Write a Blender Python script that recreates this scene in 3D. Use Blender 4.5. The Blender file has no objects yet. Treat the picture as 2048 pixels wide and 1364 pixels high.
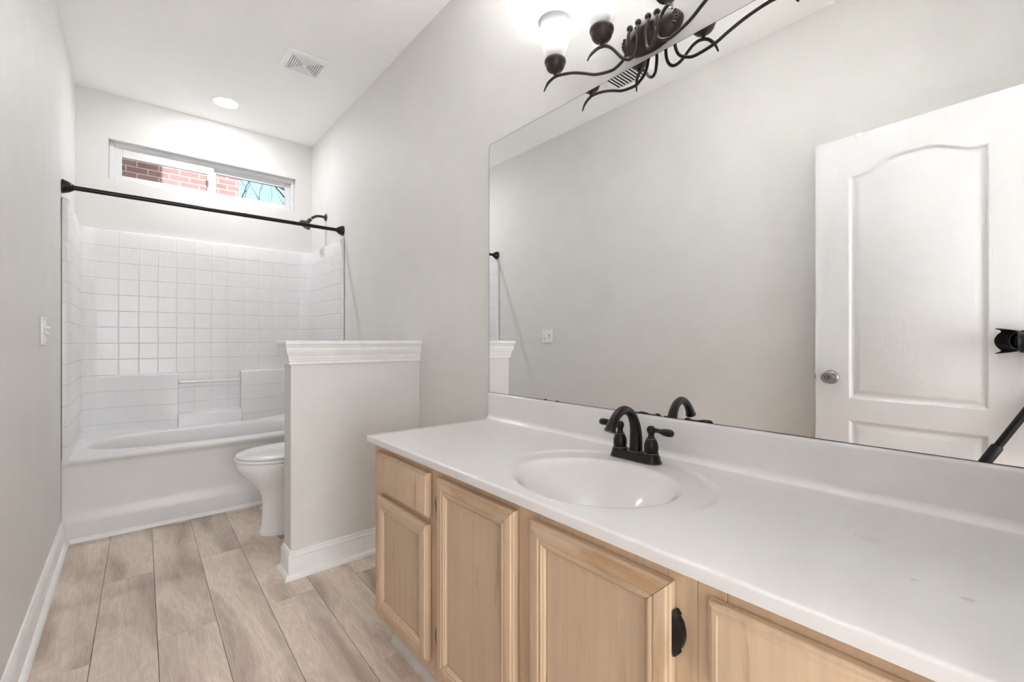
import bpy, bmesh, math, random
from mathutils import Vector, Matrix
from math import sin, cos, pi, radians, sqrt, atan2

random.seed(7)
S = bpy.context.scene
COL = S.collection

# ------------------------------------------------------------------ camera
H = 1.07                                   # lens height
YAW = radians(40.56)
FPX = 892.0
cam_data = bpy.data.cameras.new('main_camera')
cam_data.sensor_fit = 'HORIZONTAL'
cam_data.sensor_width = 36.0
cam_data.lens = FPX / 2048.0 * 36.0
cam_data.clip_start = 0.01
cam = bpy.data.objects.new('main_camera', cam_data)
cam.location = (0, 0, H)
cam.rotation_euler = (radians(90), 0, -YAW)
COL.objects.link(cam)
S.camera = cam

# ------------------------------------------------------------------ world / exposure / sun
S.view_settings.view_transform = 'Standard'
S.view_settings.look = 'None'
S.view_settings.exposure = 0.30
S.view_settings.gamma = 1.0
S.view_settings.use_curve_mapping = False
try:
    S.cycles.max_bounces = 16
    S.cycles.diffuse_bounces = 10
    S.cycles.glossy_bounces = 6
    S.cycles.transmission_bounces = 8
    S.cycles.transparent_max_bounces = 12
    S.cycles.sample_clamp_indirect = 0.0
    S.cycles.caustics_reflective = False
    S.cycles.caustics_refractive = False
except Exception:
    pass

W = bpy.data.worlds.new('world')
S.world = W
W.use_nodes = True
wn = W.node_tree.nodes
wl = W.node_tree.links
wn.clear()
w_out = wn.new('ShaderNodeOutputWorld')
w_bg = wn.new('ShaderNodeBackground')
w_sky = wn.new('ShaderNodeTexSky')
w_sky.sky_type = 'NISHITA'
w_sky.sun_disc = False
w_sky.sun_elevation = radians(32)
w_sky.sun_rotation = radians(150)
w_sky.air_density = 1.2
w_sky.dust_density = 2.0
w_bg.inputs['Strength'].default_value = 0.30
wl.new(w_sky.outputs['Color'], w_bg.inputs['Color'])
wl.new(w_bg.outputs['Background'], w_out.inputs['Surface'])

sun_d = bpy.data.lights.new('sun', 'SUN')
sun_d.energy = 7.5
sun_d.angle = radians(0.6)
sun_d.color = (1.0, 0.97, 0.95)
sun = bpy.data.objects.new('sun', sun_d)
sun.rotation_euler = Vector((-0.5, 1.0, -0.55)).to_track_quat('-Z', 'Y').to_euler()
sun.location = (4, -6, 9)
COL.objects.link(sun)

# added fill light in the unseen hall, aimed through the open doorway (the doorway is where the camera stands)
hl_d = bpy.data.lights.new('hall_fill', 'AREA')
hl_d.shape = 'RECTANGLE'
hl_d.size = 1.7
hl_d.size_y = 1.7
hl_d.energy = 63
hl_d.color = (0.945, 0.972, 1.0)
hl = bpy.data.objects.new('hall_fill', hl_d)
hl.location = (0.35, -1.86, 1.05)
hl.rotation_euler = (radians(90), 0, 0)
COL.objects.link(hl)

BULB_E = 610.0       # vanity bulbs
CAN_E = 3450.0        # recessed lamp over the tub

# ------------------------------------------------------------------ materials
def srgb(r, g, b):
    f = lambda c: (c / 255.0) / 12.92 if c / 255.0 <= 0.04045 else ((c / 255.0 + 0.055) / 1.055) ** 2.4
    return (f(r), f(g), f(b), 1.0)

def newmat(name):
    m = bpy.data.materials.new(name)
    m.use_nodes = True
    nt = m.node_tree
    b = nt.nodes.get('Principled BSDF')
    return m, nt, b

def node(nt, typ, **kw):
    n = nt.nodes.new(typ)
    for k, v in kw.items():
        setattr(n, k, v)
    return n

def plain(name, col, rough=0.5, metal=0.0, spec=0.5, coat=0.0):
    m, nt, b = newmat(name)
    b.inputs['Base Color'].default_value = col
    b.inputs['Roughness'].default_value = rough
    b.inputs['Metallic'].default_value = metal
    b.inputs['Specular IOR Level'].default_value = spec
    if coat:
        b.inputs['Coat Weight'].default_value = coat
        b.inputs['Coat Roughness'].default_value = 0.08
    return m

def noisy(name, col, col2, scale=(3, 3, 3), rough=0.5, nscale=1.0, detail=4.0, lo=0.35, hi=0.7, bump=0.0, bscale=120.0, spec=0.5, rough2=None):
    """two close tones mixed by noise in object space, plus an optional fine bump"""
    m, nt, b = newmat(name)
    tc = node(nt, 'ShaderNodeTexCoord')
    mp = node(nt, 'ShaderNodeMapping')
    mp.inputs['Scale'].default_value = scale
    nz = node(nt, 'ShaderNodeTexNoise')
    nz.inputs['Scale'].default_value = nscale
    nz.inputs['Detail'].default_value = detail
    mr = node(nt, 'ShaderNodeMapRange')
    mr.inputs['From Min'].default_value = lo
    mr.inputs['From Max'].default_value = hi
    mx = node(nt, 'ShaderNodeMix', data_type='RGBA')
    mx.inputs[6].default_value = col
    mx.inputs[7].default_value = col2
    L = nt.links
    L.new(tc.outputs['Object'], mp.inputs['Vector'])
    L.new(mp.outputs['Vector'], nz.inputs['Vector'])
    L.new(nz.outputs['Fac'], mr.inputs['Value'])
    L.new(mr.outputs['Result'], mx.inputs[0])
    L.new(mx.outputs[2], b.inputs['Base Color'])
    b.inputs['Roughness'].default_value = rough
    b.inputs['Specular IOR Level'].default_value = spec
    if bump > 0:
        n2 = node(nt, 'ShaderNodeTexNoise')
        n2.inputs['Scale'].default_value = bscale
        n2.inputs['Detail'].default_value = 3
        bp = node(nt, 'ShaderNodeBump')
        bp.inputs['Strength'].default_value = bump
        bp.inputs['Distance'].default_value = 0.001
        L.new(tc.outputs['Object'], n2.inputs['Vector'])
        L.new(n2.outputs['Fac'], bp.inputs['Height'])
        L.new(bp.outputs['Normal'], b.inputs['Normal'])
    return m

M_WALL = noisy('greige_paint', srgb(221, 219.5, 217.5), srgb(218, 216.5, 214.5), rough=0.55, nscale=2.0, bump=0.12, bscale=160, spec=0.25)
M_CEIL = noisy('ceiling_paint', srgb(250, 250, 249), srgb(249, 249, 248), rough=0.7, nscale=2.0, bump=0.1, bscale=140, spec=0.2)
M_TRIM = noisy('white_trim_paint', srgb(238, 238, 238), srgb(233, 233, 233), rough=0.35, nscale=6, spec=0.4)
M_GREYTRIM = noisy('grey_trim_paint', srgb(214, 211, 207), srgb(204, 200, 195), rough=0.45, nscale=12, spec=0.35)
M_ACR = noisy('white_acrylic', srgb(222, 222, 222), srgb(220, 220, 220), rough=0.3, nscale=3, spec=0.5)
M_PORC = noisy('white_porcelain', srgb(236, 236, 236), srgb(234, 234, 234), rough=0.08, nscale=3, spec=0.5)
M_SEAT = noisy('white_seat_plastic', srgb(240, 240, 240), srgb(238, 238, 238), rough=0.2, nscale=3)
M_BLACK = noisy('oil_rubbed_bronze', srgb(16, 13, 12), srgb(26, 20, 16), rough=0.3, nscale=30, lo=0.5, hi=0.8, spec=0.4)
M_BRONZE = noisy('dark_bronze', srgb(48, 38, 34), srgb(66, 53, 47), rough=0.36, nscale=24, lo=0.4, hi=0.8, spec=0.5)
M_BRZEDGE = noisy('worn_bronze_edge', srgb(120, 112, 104), srgb(90, 80, 72), rough=0.3, nscale=60)
M_RUBBER = plain('black_plastic', srgb(9, 9, 10), 0.42, spec=0.3)
M_DARKGAP = plain('dark_gap', srgb(30, 27, 24), 0.8)
M_NICKEL = noisy('satin_nickel', srgb(170, 168, 164), srgb(150, 148, 144), rough=0.25, nscale=20)
M_NICKEL.node_tree.nodes['Principled BSDF'].inputs['Metallic'].default_value = 1.0
M_PLATE = plain('white_plate_plastic', srgb(238, 237, 234), 0.3)
M_VINYL = noisy('white_vinyl', srgb(218, 219, 220), srgb(215, 216, 217), rough=0.35, nscale=5)
M_VENT = plain('white_vent_enamel', srgb(246, 246, 246), 0.45)
M_BULBGLOW = None

def emis(name, col, strength):
    m = bpy.data.materials.new(name)
    m.use_nodes = True
    nt = m.node_tree
    nt.nodes.clear()
    o = node(nt, 'ShaderNodeOutputMaterial')
    e = node(nt, 'ShaderNodeEmission')
    e.inputs['Color'].default_value = col
    e.inputs['Strength'].default_value = strength
    nt.links.new(e.outputs[0], o.inputs['Surface'])
    return m
M_BULB = emis('lit_bulb', (0.985, 0.99, 1.0, 1), BULB_E)
M_CANLENS = emis('lit_lens', (0.99, 0.99, 1.0, 1), 12.0)
M_CANLED = emis('lit_led_core', (0.99, 0.99, 1.0, 1), CAN_E)

def mirror_mat():
    m, nt, b = newmat('silvered_mirror')
    b.inputs['Base Color'].default_value = (0.93, 0.94, 0.935, 1)
    b.inputs['Metallic'].default_value = 1.0
    b.inputs['Roughness'].default_value = 0.0
    return m
M_MIRROR = mirror_mat()

def glass_pane():
    m = bpy.data.materials.new('window_glass')
    m.use_nodes = True
    nt = m.node_tree
    nt.nodes.clear()
    o = node(nt, 'ShaderNodeOutputMaterial')
    t = node(nt, 'ShaderNodeBsdfTransparent')
    t.inputs['Color'].default_value = (0.95, 0.97, 0.97, 1)
    g = node(nt, 'ShaderNodeBsdfGlossy')
    g.inputs['Roughness'].default_value = 0.02
    fr = node(nt, 'ShaderNodeFresnel')
    fr.inputs['IOR'].default_value = 1.45
    mx = node(nt, 'ShaderNodeMixShader')
    nt.links.new(fr.outputs[0], mx.inputs[0])
    nt.links.new(t.outputs[0], mx.inputs[1])
    nt.links.new(g.outputs[0], mx.inputs[2])
    nt.links.new(mx.outputs[0], o.inputs['Surface'])
    return m
M_GLASS = glass_pane()

def shade_glass():
    """frosted ribbed lamp glass lit from inside by the bulb"""
    m = bpy.data.materials.new('frosted_shade_glass')
    m.use_nodes = True
    nt = m.node_tree
    nt.nodes.clear()
    o = node(nt, 'ShaderNodeOutputMaterial')
    tr = node(nt, 'ShaderNodeBsdfTranslucent')
    tr.inputs['Color'].default_value = (0.095, 0.095, 0.0945, 1)
    df = node(nt, 'ShaderNodeBsdfDiffuse')
    df.inputs['Color'].default_value = (0.9, 0.89, 0.88, 1)
    tp = node(nt, 'ShaderNodeBsdfTransparent')
    tp.inputs['Color'].default_value = (0.97, 0.96, 0.95, 1)
    gl = node(nt, 'ShaderNodeBsdfGlossy')
    gl.inputs['Roughness'].default_value = 0.25
    m1 = node(nt, 'ShaderNodeMixShader'); m1.inputs[0].default_value = 0.35
    m2 = node(nt, 'ShaderNodeMixShader'); m2.inputs[0].default_value = 0.004
    m3 = node(nt, 'ShaderNodeMixShader'); m3.inputs[0].default_value = 0.05
    L = nt.links
    L.new(tr.outputs[0], m1.inputs[1]); L.new(df.outputs[0], m1.inputs[2])
    L.new(m1.outputs[0], m2.inputs[1]); L.new(tp.outputs[0], m2.inputs[2])
    L.new(m2.outputs[0], m3.inputs[1]); L.new(gl.outputs[0], m3.inputs[2])
    L.new(m3.outputs[0], o.inputs['Surface'])
    return m
M_SHADE = shade_glass()

def tile_mat():
    """moulded square tile pattern: UV in tile units, joints at whole numbers; lightly dimpled gloss"""
    m, nt, b = newmat('moulded_tile_acrylic')
    L = nt.links
    b.inputs['Roughness'].default_value = 0.27
    uv = node(nt, 'ShaderNodeUVMap'); uv.uv_map = 'tile'
    sp = node(nt, 'ShaderNodeSeparateXYZ')
    L.new(uv.outputs[0], sp.inputs[0])
    outs = []
    for ax in ('X', 'Y'):
        pp = node(nt, 'ShaderNodeMath', operation='PINGPONG')
        pp.inputs[1].default_value = 0.5
        L.new(sp.outputs[ax], pp.inputs[0])
        mr = node(nt, 'ShaderNodeMapRange', interpolation_type='SMOOTHSTEP')
        mr.inputs['From Min'].default_value = 0.0
        mr.inputs['From Max'].default_value = 0.045
        L.new(pp.outputs[0], mr.inputs['Value'])
        outs.append(mr)
    mn = node(nt, 'ShaderNodeMath', operation='MINIMUM')
    L.new(outs[0].outputs[0], mn.inputs[0]); L.new(outs[1].outputs[0], mn.inputs[1])
    mx = node(nt, 'ShaderNodeMix', data_type='RGBA')
    mx.inputs[6].default_value = srgb(217, 216, 215)
    mx.inputs[7].default_value = srgb(224, 224, 225)
    L.new(outs[1].outputs[0], mx.inputs[0])
    L.new(mx.outputs[2], b.inputs['Base Color'])
    bp = node(nt, 'ShaderNodeBump')
    bp.inputs['Strength'].default_value = 0.75
    bp.inputs['Distance'].default_value = 0.002
    L.new(mn.outputs[0], bp.inputs['Height'])
    tc = node(nt, 'ShaderNodeTexCoord')
    nz = node(nt, 'ShaderNodeTexNoise')
    nz.inputs['Scale'].default_value = 55
    nz.inputs['Detail'].default_value = 1.5
    L.new(tc.outputs['Object'], nz.inputs['Vector'])
    b2 = node(nt, 'ShaderNodeBump')
    b2.inputs['Strength'].default_value = 0.4
    b2.inputs['Distance'].default_value = 0.002
    L.new(nz.outputs['Fac'], b2.inputs['Height'])
    L.new(bp.outputs['Normal'], b2.inputs['Normal'])
    L.new(b2.outputs['Normal'], b.inputs['Normal'])
    return m
M_TILE = tile_mat()

def plank_mat():
    m, nt, b = newmat('oak_plank')
    L = nt.links
    at = node(nt, 'ShaderNodeAttribute'); at.attribute_name = 'plank'
    tc = node(nt, 'ShaderNodeTexCoord')
    sc = node(nt, 'ShaderNodeVectorMath', operation='MULTIPLY'); sc.inputs[1].default_value = (9.0, 17.0, 5.0)
    L.new(at.outputs['Color'], sc.inputs[0])
    ad = node(nt, 'ShaderNodeVectorMath', operation='ADD')
    L.new(tc.outputs['Object'], ad.inputs[0]); L.new(sc.outputs[0], ad.inputs[1])
    # long soft figure
    mp = node(nt, 'ShaderNodeMapping'); mp.inputs['Scale'].default_value = (8.5, 1.7, 1)
    L.new(ad.outputs[0], mp.inputs['Vector'])
    n1 = node(nt, 'ShaderNodeTexNoise'); n1.inputs['Scale'].default_value = 1.0; n1.inputs['Detail'].default_value = 3; n1.inputs['Distortion'].default_value = 0.5
    L.new(mp.outputs[0], n1.inputs['Vector'])
    # cathedral rings from the contour lines of that figure
    mul = node(nt, 'ShaderNodeMath', operation='MULTIPLY'); mul.inputs[1].default_value = 34.0
    L.new(n1.outputs['Fac'], mul.inputs[0])
    pp = node(nt, 'ShaderNodeMath', operation='PINGPONG'); pp.inputs[1].default_value = 1.0
    L.new(mul.outputs[0], pp.inputs[0])
    # fine fibre
    m2 = node(nt, 'ShaderNodeMapping'); m2.inputs['Scale'].default_value = (300, 14, 1)
    L.new(ad.outputs[0], m2.inputs['Vector'])
    n2 = node(nt, 'ShaderNodeTexNoise'); n2.inputs['Scale'].default_value = 1.0; n2.inputs['Detail'].default_value = 4
    L.new(m2.outputs[0], n2.inputs['Vector'])
    cr = node(nt, 'ShaderNodeValToRGB')
    e = cr.color_ramp.elements
    e[0].position = 0.30; e[0].color = srgb(174, 157, 144)
    e[1].position = 0.55; e[1].color = srgb(222, 207, 193)
    L.new(n1.outputs['Fac'], cr.inputs[0])
    # ring darkening
    mxr = node(nt, 'ShaderNodeMix', data_type='RGBA', blend_type='MULTIPLY')
    mr1 = node(nt, 'ShaderNodeMapRange'); mr1.inputs['To Min'].default_value = 0.92; mr1.inputs['To Max'].default_value = 1.03
    L.new(pp.outputs[0], mr1.inputs['Value'])
    mxr.inputs[0].default_value = 1.0
    L.new(cr.outputs[0], mxr.inputs[6]); L.new(mr1.outputs[0], mxr.inputs[7])
    mxf = node(nt, 'ShaderNodeMix', data_type='RGBA', blend_type='MULTIPLY')
    mr2 = node(nt, 'ShaderNodeMapRange'); mr2.inputs['From Min'].default_value = 0.3; mr2.inputs['From Max'].default_value = 0.7
    mr2.inputs['To Min'].default_value = 0.82; mr2.inputs['To Max'].default_value = 1.06
    L.new(n2.outputs['Fac'], mr2.inputs['Value'])
    mxf.inputs[0].default_value = 1.0
    L.new(mxr.outputs[2], mxf.inputs[6]); L.new(mr2.outputs[0], mxf.inputs[7])
    # plank to plank tone
    spc = node(nt, 'ShaderNodeSeparateColor')
    L.new(at.outputs['Color'], spc.inputs[0])
    mr3 = node(nt, 'ShaderNodeMapRange'); mr3.inputs['To Min'].default_value = 0.9; mr3.inputs['To Max'].default_value = 1.08
    L.new(spc.outputs[2], mr3.inputs['Value'])
    mxt = node(nt, 'ShaderNodeMix', data_type='RGBA', blend_type='MULTIPLY'); mxt.inputs[0].default_value = 1.0
    L.new(mxf.outputs[2], mxt.inputs[6]); L.new(mr3.outputs[0], mxt.inputs[7])
    L.new(mxt.outputs[2], b.inputs['Base Color'])
    b.inputs['Roughness'].default_value = 0.42
    b.inputs['Specular IOR Level'].default_value = 0.35
    bp = node(nt, 'ShaderNodeBump'); bp.inputs['Strength'].default_value = 0.25; bp.inputs['Distance'].default_value = 0.0008
    L.new(n2.outputs['Fac'], bp.inputs['Height']); L.new(bp.outputs['Normal'], b.inputs['Normal'])
    return m
M_PLANK = plank_mat()

def cab_mat(name, base, worn, grain_axis='z', wear=0.5, seed=0.0):
    """whitewashed maple: faint grain, worn streaks where the wash has rubbed off"""
    m, nt, b = newmat(name)
    L = nt.links
    tc = node(nt, 'ShaderNodeTexCoord')
    gsc = {'z': (90, 90, 4), 'y': (90, 4, 90)}[grain_axis]
    wsc = {'z': (26, 26, 3.2), 'y': (26, 3.2, 30)}[grain_axis]
    def nz(scale, det, dist=0.0):
        mp = node(nt, 'ShaderNodeMapping'); mp.inputs['Scale'].default_value = scale
        mp.inputs['Location'].default_value = (seed, seed * 1.7, seed * 0.6)
        n = node(nt, 'ShaderNodeTexNoise'); n.inputs['Scale'].default_value = 1.0; n.inputs['Detail'].default_value = det; n.inputs['Distortion'].default_value = dist
        L.new(tc.outputs['Object'], mp.inputs['Vector']); L.new(mp.outputs[0], n.inputs['Vector'])
        return n
    g = nz(gsc, 4)
    w = nz(wsc, 5, 0.6)
    c = nz((5, 5, 2.2) if grain_axis == 'z' else (5, 2.2, 5), 2)
    mr = node(nt, 'ShaderNodeMapRange'); mr.inputs['From Min'].default_value = 0.72 - 0.22 * wear; mr.inputs['From Max'].default_value = 0.86 - 0.22 * wear
    L.new(w.outputs['Fac'], mr.inputs['Value'])
    mx = node(nt, 'ShaderNodeMix', data_type='RGBA')
    mx.inputs[6].default_value = base; mx.inputs[7].default_value = worn
    L.new(mr.outputs[0], mx.inputs[0])
    mg = node(nt, 'ShaderNodeMix', data_type='RGBA', blend_type='MULTIPLY'); mg.inputs[0].default_value = 1.0
    m1 = node(nt, 'ShaderNodeMapRange'); m1.inputs['From Min'].default_value = 0.3; m1.inputs['From Max'].default_value = 0.7; m1.inputs['To Min'].default_value = 0.92; m1.inputs['To Max'].default_value = 1.05
    L.new(g.outputs['Fac'], m1.inputs['Value'])
    L.new(mx.outputs[2], mg.inputs[6]); L.new(m1.outputs[0], mg.inputs[7])
    mc = node(nt, 'ShaderNodeMix', data_type='RGBA', blend_type='MULTIPLY'); mc.inputs[0].default_value = 1.0
    m2 = node(nt, 'ShaderNodeMapRange'); m2.inputs['From Min'].default_value = 0.3; m2.inputs['From Max'].default_value = 0.7; m2.inputs['To Min'].default_value = 0.93; m2.inputs['To Max'].default_value = 1.05
    L.new(c.outputs['Fac'], m2.inputs['Value'])
    L.new(mg.outputs[2], mc.inputs[6]); L.new(m2.outputs[0], mc.inputs[7])
    L.new(mc.outputs[2], b.inputs['Base Color'])
    b.inputs['Roughness'].default_value = 0.45
    b.inputs['Specular IOR Level'].default_value = 0.3
    return m
CB = srgb(204, 178, 150); CW = srgb(176, 140, 104)
M_CABFRAME = cab_mat('washed_maple_frame', CB, CW, 'z', 0.25)
M_CABDOOR = cab_mat('washed_maple_door', srgb(207, 182, 154), srgb(170, 134, 98), 'z', 0.55, 3.3)
M_CABRAIL = cab_mat('washed_maple_rail', srgb(205, 181, 154), srgb(186, 152, 118), 'y', 0.9, 7.1)
M_CABPANEL = cab_mat('washed_maple_panel', srgb(198, 174, 147), srgb(168, 140, 110), 'z', 0.35, 5.2)

def counter_mat():
    m, nt, b = newmat('cultured_marble')
    L = nt.links
    tc = node(nt, 'ShaderNodeTexCoord')
    nz = node(nt, 'ShaderNodeTexNoise'); nz.inputs['Scale'].default_value = 9; nz.inputs['Detail'].default_value = 5; nz.inputs['Distortion'].default_value = 1.0
    L.new(tc.outputs['Object'], nz.inputs['Vector'])
    mx = node(nt, 'ShaderNodeMix', data_type='RGBA')
    mx.inputs[6].default_value = srgb(224, 222, 221); mx.inputs[7].default_value = srgb(220, 217, 216)
    L.new(nz.outputs['Fac'], mx.inputs[0])
    cur = mx.outputs[2]
    geo = node(nt, 'ShaderNodeNewGeometry')
    # dull worn spots on the deck (world position, radius)
    for (x, y, rx, ry, k) in ((0.946, 0.177, 0.022, 0.020, 0.35), (0.951, 0.199, 0.006, 0.004, 0.6), (0.830, 0.108, 0.005, 0.006, 0.8), (0.820, 0.055, 0.006, 0.009, 0.9)):
        sb = node(nt, 'ShaderNodeVectorMath', operation='SUBTRACT'); sb.inputs[1].default_value = (x, y, 0.737)
        dv = node(nt, 'ShaderNodeVectorMath', operation='DIVIDE'); dv.inputs[1].default_value = (rx, ry, 0.05)
        ln = node(nt, 'ShaderNodeVectorMath', operation='LENGTH')
        L.new(geo.outputs['Position'], sb.inputs[0]); L.new(sb.outputs[0], dv.inputs[0])
        n3 = node(nt, 'ShaderNodeTexNoise'); n3.inputs['Scale'].default_value = 140
        L.new(tc.outputs['Object'], n3.inputs['Vector'])
        L.new(dv.outputs[0], ln.inputs[0])
        ad = node(nt, 'ShaderNodeMath', operation='ADD'); L.new(ln.outputs['Value'], ad.inputs[0]); L.new(n3.outputs['Fac'], ad.inputs[1])
        mr = node(nt, 'ShaderNodeMapRange'); mr.inputs['From Min'].default_value = 1.55; mr.inputs['From Max'].default_value = 1.1
        mr.inputs['To Max'].default_value = k
        L.new(ad.outputs[0], mr.inputs['Value'])
        m2 = node(nt, 'ShaderNodeMix', data_type='RGBA'); m2.inputs[7].default_value = srgb(206, 201, 196)
        L.new(mr.outputs[0], m2.inputs[0]); L.new(cur, m2.inputs[6])
        cur = m2.outputs[2]
    L.new(cur, b.inputs['Base Color'])
    b.inputs['Roughness'].default_value = 0.16
    return m
M_COUNTER = counter_mat()

def door_mat():
    m, nt, b = newmat('white_moulded_door')
    L = nt.links
    b.inputs['Base Color'].default_value = srgb(222, 222, 223)
    b.inputs['Roughness'].default_value = 0.33
    tc = node(nt, 'ShaderNodeTexCoord')
    mp = node(nt, 'ShaderNodeMapping'); mp.inputs['Scale'].default_value = (1, 9, 1.0)
    n1 = node(nt, 'ShaderNodeTexNoise'); n1.inputs['Scale'].default_value = 1; n1.inputs['Detail'].default_value = 2; n1.inputs['Distortion'].default_value = 0.6
    L.new(tc.outputs['Object'], mp.inputs['Vector']); L.new(mp.outputs[0], n1.inputs['Vector'])
    mul = node(nt, 'ShaderNodeMath', operation='MULTIPLY'); mul.inputs[1].default_value = 34
    L.new(n1.outputs['Fac'], mul.inputs[0])
    pp = node(nt, 'ShaderNodeMath', operation='PINGPONG'); pp.inputs[1].default_value = 1
    L.new(mul.outputs[0], pp.inputs[0])
    m2 = node(nt, 'ShaderNodeMapping'); m2.inputs['Scale'].default_value = (1, 330, 9)
    n2 = node(nt, 'ShaderNodeTexNoise'); n2.inputs['Scale'].default_value = 1; n2.inputs['Detail'].default_value = 2
    L.new(tc.outputs['Object'], m2.inputs['Vector']); L.new(m2.outputs[0], n2.inputs['Vector'])
    ad = node(nt, 'ShaderNodeMath', operation='ADD'); L.new(pp.outputs[0], ad.inputs[0]); L.new(n2.outputs['Fac'], ad.inputs[1])
    bp = node(nt, 'ShaderNodeBump'); bp.inputs['Strength'].default_value = 0.35; bp.inputs['Distance'].default_value = 0.0006
    L.new(ad.outputs[0], bp.inputs['Height']); L.new(bp.outputs['Normal'], b.inputs['Normal'])
    return m
M_DOOR = door_mat()

def brick_mat():
    m, nt, b = newmat('red_brick')
    L = nt.links
    tc = node(nt, 'ShaderNodeTexCoord')
    sp = node(nt, 'ShaderNodeSeparateXYZ'); L.new(tc.outputs['Object'], sp.inputs[0])
    cb = node(nt, 'ShaderNodeCombineXYZ')
    sm = node(nt, 'ShaderNodeMath', operation='ADD'); L.new(sp.outputs['X'], sm.inputs[0]); L.new(sp.outputs['Y'], sm.inputs[1])
    L.new(sm.outputs[0], cb.inputs['X']); L.new(sp.outputs['Z'], cb.inputs['Y'])
    bt = node(nt, 'ShaderNodeTexBrick')
    bt.inputs['Scale'].default_value = 1.0
    bt.inputs['Brick Width'].default_value = 0.205
    bt.inputs['Row Height'].default_value = 0.072
    bt.inputs['Mortar Size'].default_value = 0.006
    bt.inputs['Mortar Smooth'].default_value = 0.1
    bt.inputs['Color1'].default_value = srgb(146, 112, 112)
    bt.inputs['Color2'].default_value = srgb(160, 130, 130)
    bt.inputs['Mortar'].default_value = srgb(206, 202, 204)
    L.new(cb.outputs[0], bt.inputs['Vector'])
    nz = node(nt, 'ShaderNodeTexNoise'); nz.inputs['Scale'].default_value = 9
    L.new(tc.outputs['Object'], nz.inputs['Vector'])
    mr = node(nt, 'ShaderNodeMapRange'); mr.inputs['To Min'].default_value = 0.8; mr.inputs['To Max'].default_value = 1.2
    L.new(nz.outputs['Fac'], mr.inputs['Value'])
    mx = node(nt, 'ShaderNodeMix', data_type='RGBA', blend_type='MULTIPLY'); mx.inputs[0].default_value = 1
    L.new(bt.outputs['Color'], mx.inputs[6]); L.new(mr.outputs[0], mx.inputs[7])
    L.new(mx.outputs[2], b.inputs['Base Color'])
    b.inputs['Roughness'].default_value = 0.85
    bp = node(nt, 'ShaderNodeBump'); bp.inputs['Strength'].default_value = 0.6; bp.inputs['Distance'].default_value = 0.006
    inv = node(nt, 'ShaderNodeMath', operation='SUBTRACT'); inv.inputs[0].default_value = 1.0
    L.new(bt.outputs['Fac'], inv.inputs[1]); L.new(inv.outputs[0], bp.inputs['Height']); L.new(bp.outputs['Normal'], b.inputs['Normal'])
    return m
M_BRICK = brick_mat()
M_BARK = noisy('grey_bark', srgb(92, 84, 80), srgb(64, 58, 56), scale=(8, 8, 2), rough=0.9, nscale=2, bump=0.6, bscale=40)
M_GROUND = noisy('winter_lawn', srgb(120, 116, 84), srgb(92, 86, 60), rough=0.95, nscale=3)
M_SIDING = noisy('exterior_paint', srgb(200, 192, 182), srgb(190, 182, 172), rough=0.7, nscale=2)
M_LENS = plain('lens_glass', srgb(8, 8, 12), 0.05, spec=0.12)

# ------------------------------------------------------------------ builders
BASE = {}
def tag(o, label=None, cat=None, group=None, kind=None):
    if label: o['label'] = label
    if cat: o['category'] = cat
    if group: o['group'] = group
    if kind: o['kind'] = kind
    return o

def empty(name, loc, label, cat, group=None, rotz=0.0):
    o = bpy.data.objects.new(name, None)
    o.empty_display_size = 0.05
    o.location = loc
    o.rotation_euler = (0, 0, rotz)
    COL.objects.link(o)
    BASE[o.name] = Vector(loc)
    return tag(o, label, cat, group)

def obj(name, bm, mat, parent=None, smooth=True, angle=38, local=False, bevel=0.0, bseg=2, subsurf=0, label=None, recalc=True):
    """link a bmesh given in world metres as ONE object (a child's origin sits at its thing's base)"""
    if recalc:
        bmesh.ops.recalc_face_normals(bm, faces=bm.faces[:])
    if parent is not None:
        base = BASE[parent.name]
    else:
        xs = [v.co.x for v in bm.verts]; ys = [v.co.y for v in bm.verts]; zs = [v.co.z for v in bm.verts]
        base = Vector(((min(xs) + max(xs)) / 2, (min(ys) + max(ys)) / 2, min(zs)))
    if not local:
        bmesh.ops.translate(bm, verts=bm.verts[:], vec=-base)
    me = bpy.data.meshes.new(name)
    bm.to_mesh(me)
    bm.free()
    if smooth:
        for p in me.polygons:
            p.use_smooth = True
        try:
            me.set_sharp_from_angle(angle=radians(angle))
        except Exception:
            pass
    for mm in (mat if isinstance(mat, (list, tuple)) else [mat]):
        me.materials.append(mm)
    o = bpy.data.objects.new(name, me)
    COL.objects.link(o)
    if parent is not None:
        o.parent = parent
    else:
        o.location = base
    BASE[o.name] = base
    if bevel > 0:
        md = o.modifiers.new('bevel', 'BEVEL')
        md.width = bevel; md.segments = bseg; md.limit_method = 'ANGLE'; md.angle_limit = radians(40)
        md.harden_normals = False
    if subsurf:
        md = o.modifiers.new('sub', 'SUBSURF'); md.levels = subsurf; md.render_levels = subsurf
    if label: o['label'] = label
    return o

def struct(name, bm, mat, **kw):
    o = obj(name, bm, mat, **kw)
    o['kind'] = 'structure'
    return o

def NB():
    return bmesh.new()

def box(bm, x0, x1, y0, y1, z0, z1, mi=0):
    v = [bm.verts.new((x, y, z)) for x in (x0, x1) for y in (y0, y1) for z in (z0, z1)]
    F = []
    for f in ((0, 1, 3, 2), (4, 6, 7, 5), (0, 4, 5, 1), (2, 3, 7, 6), (0, 2, 6, 4), (1, 5, 7, 3)):
        fc = bm.faces.new([v[i] for i in f]); fc.material_index = mi; F.append(fc)
    return F

def bxo(x0, x1, y0, y1, z0, z1):
    bm = NB(); box(bm, x0, x1, y0, y1, z0, z1); return bm

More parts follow.
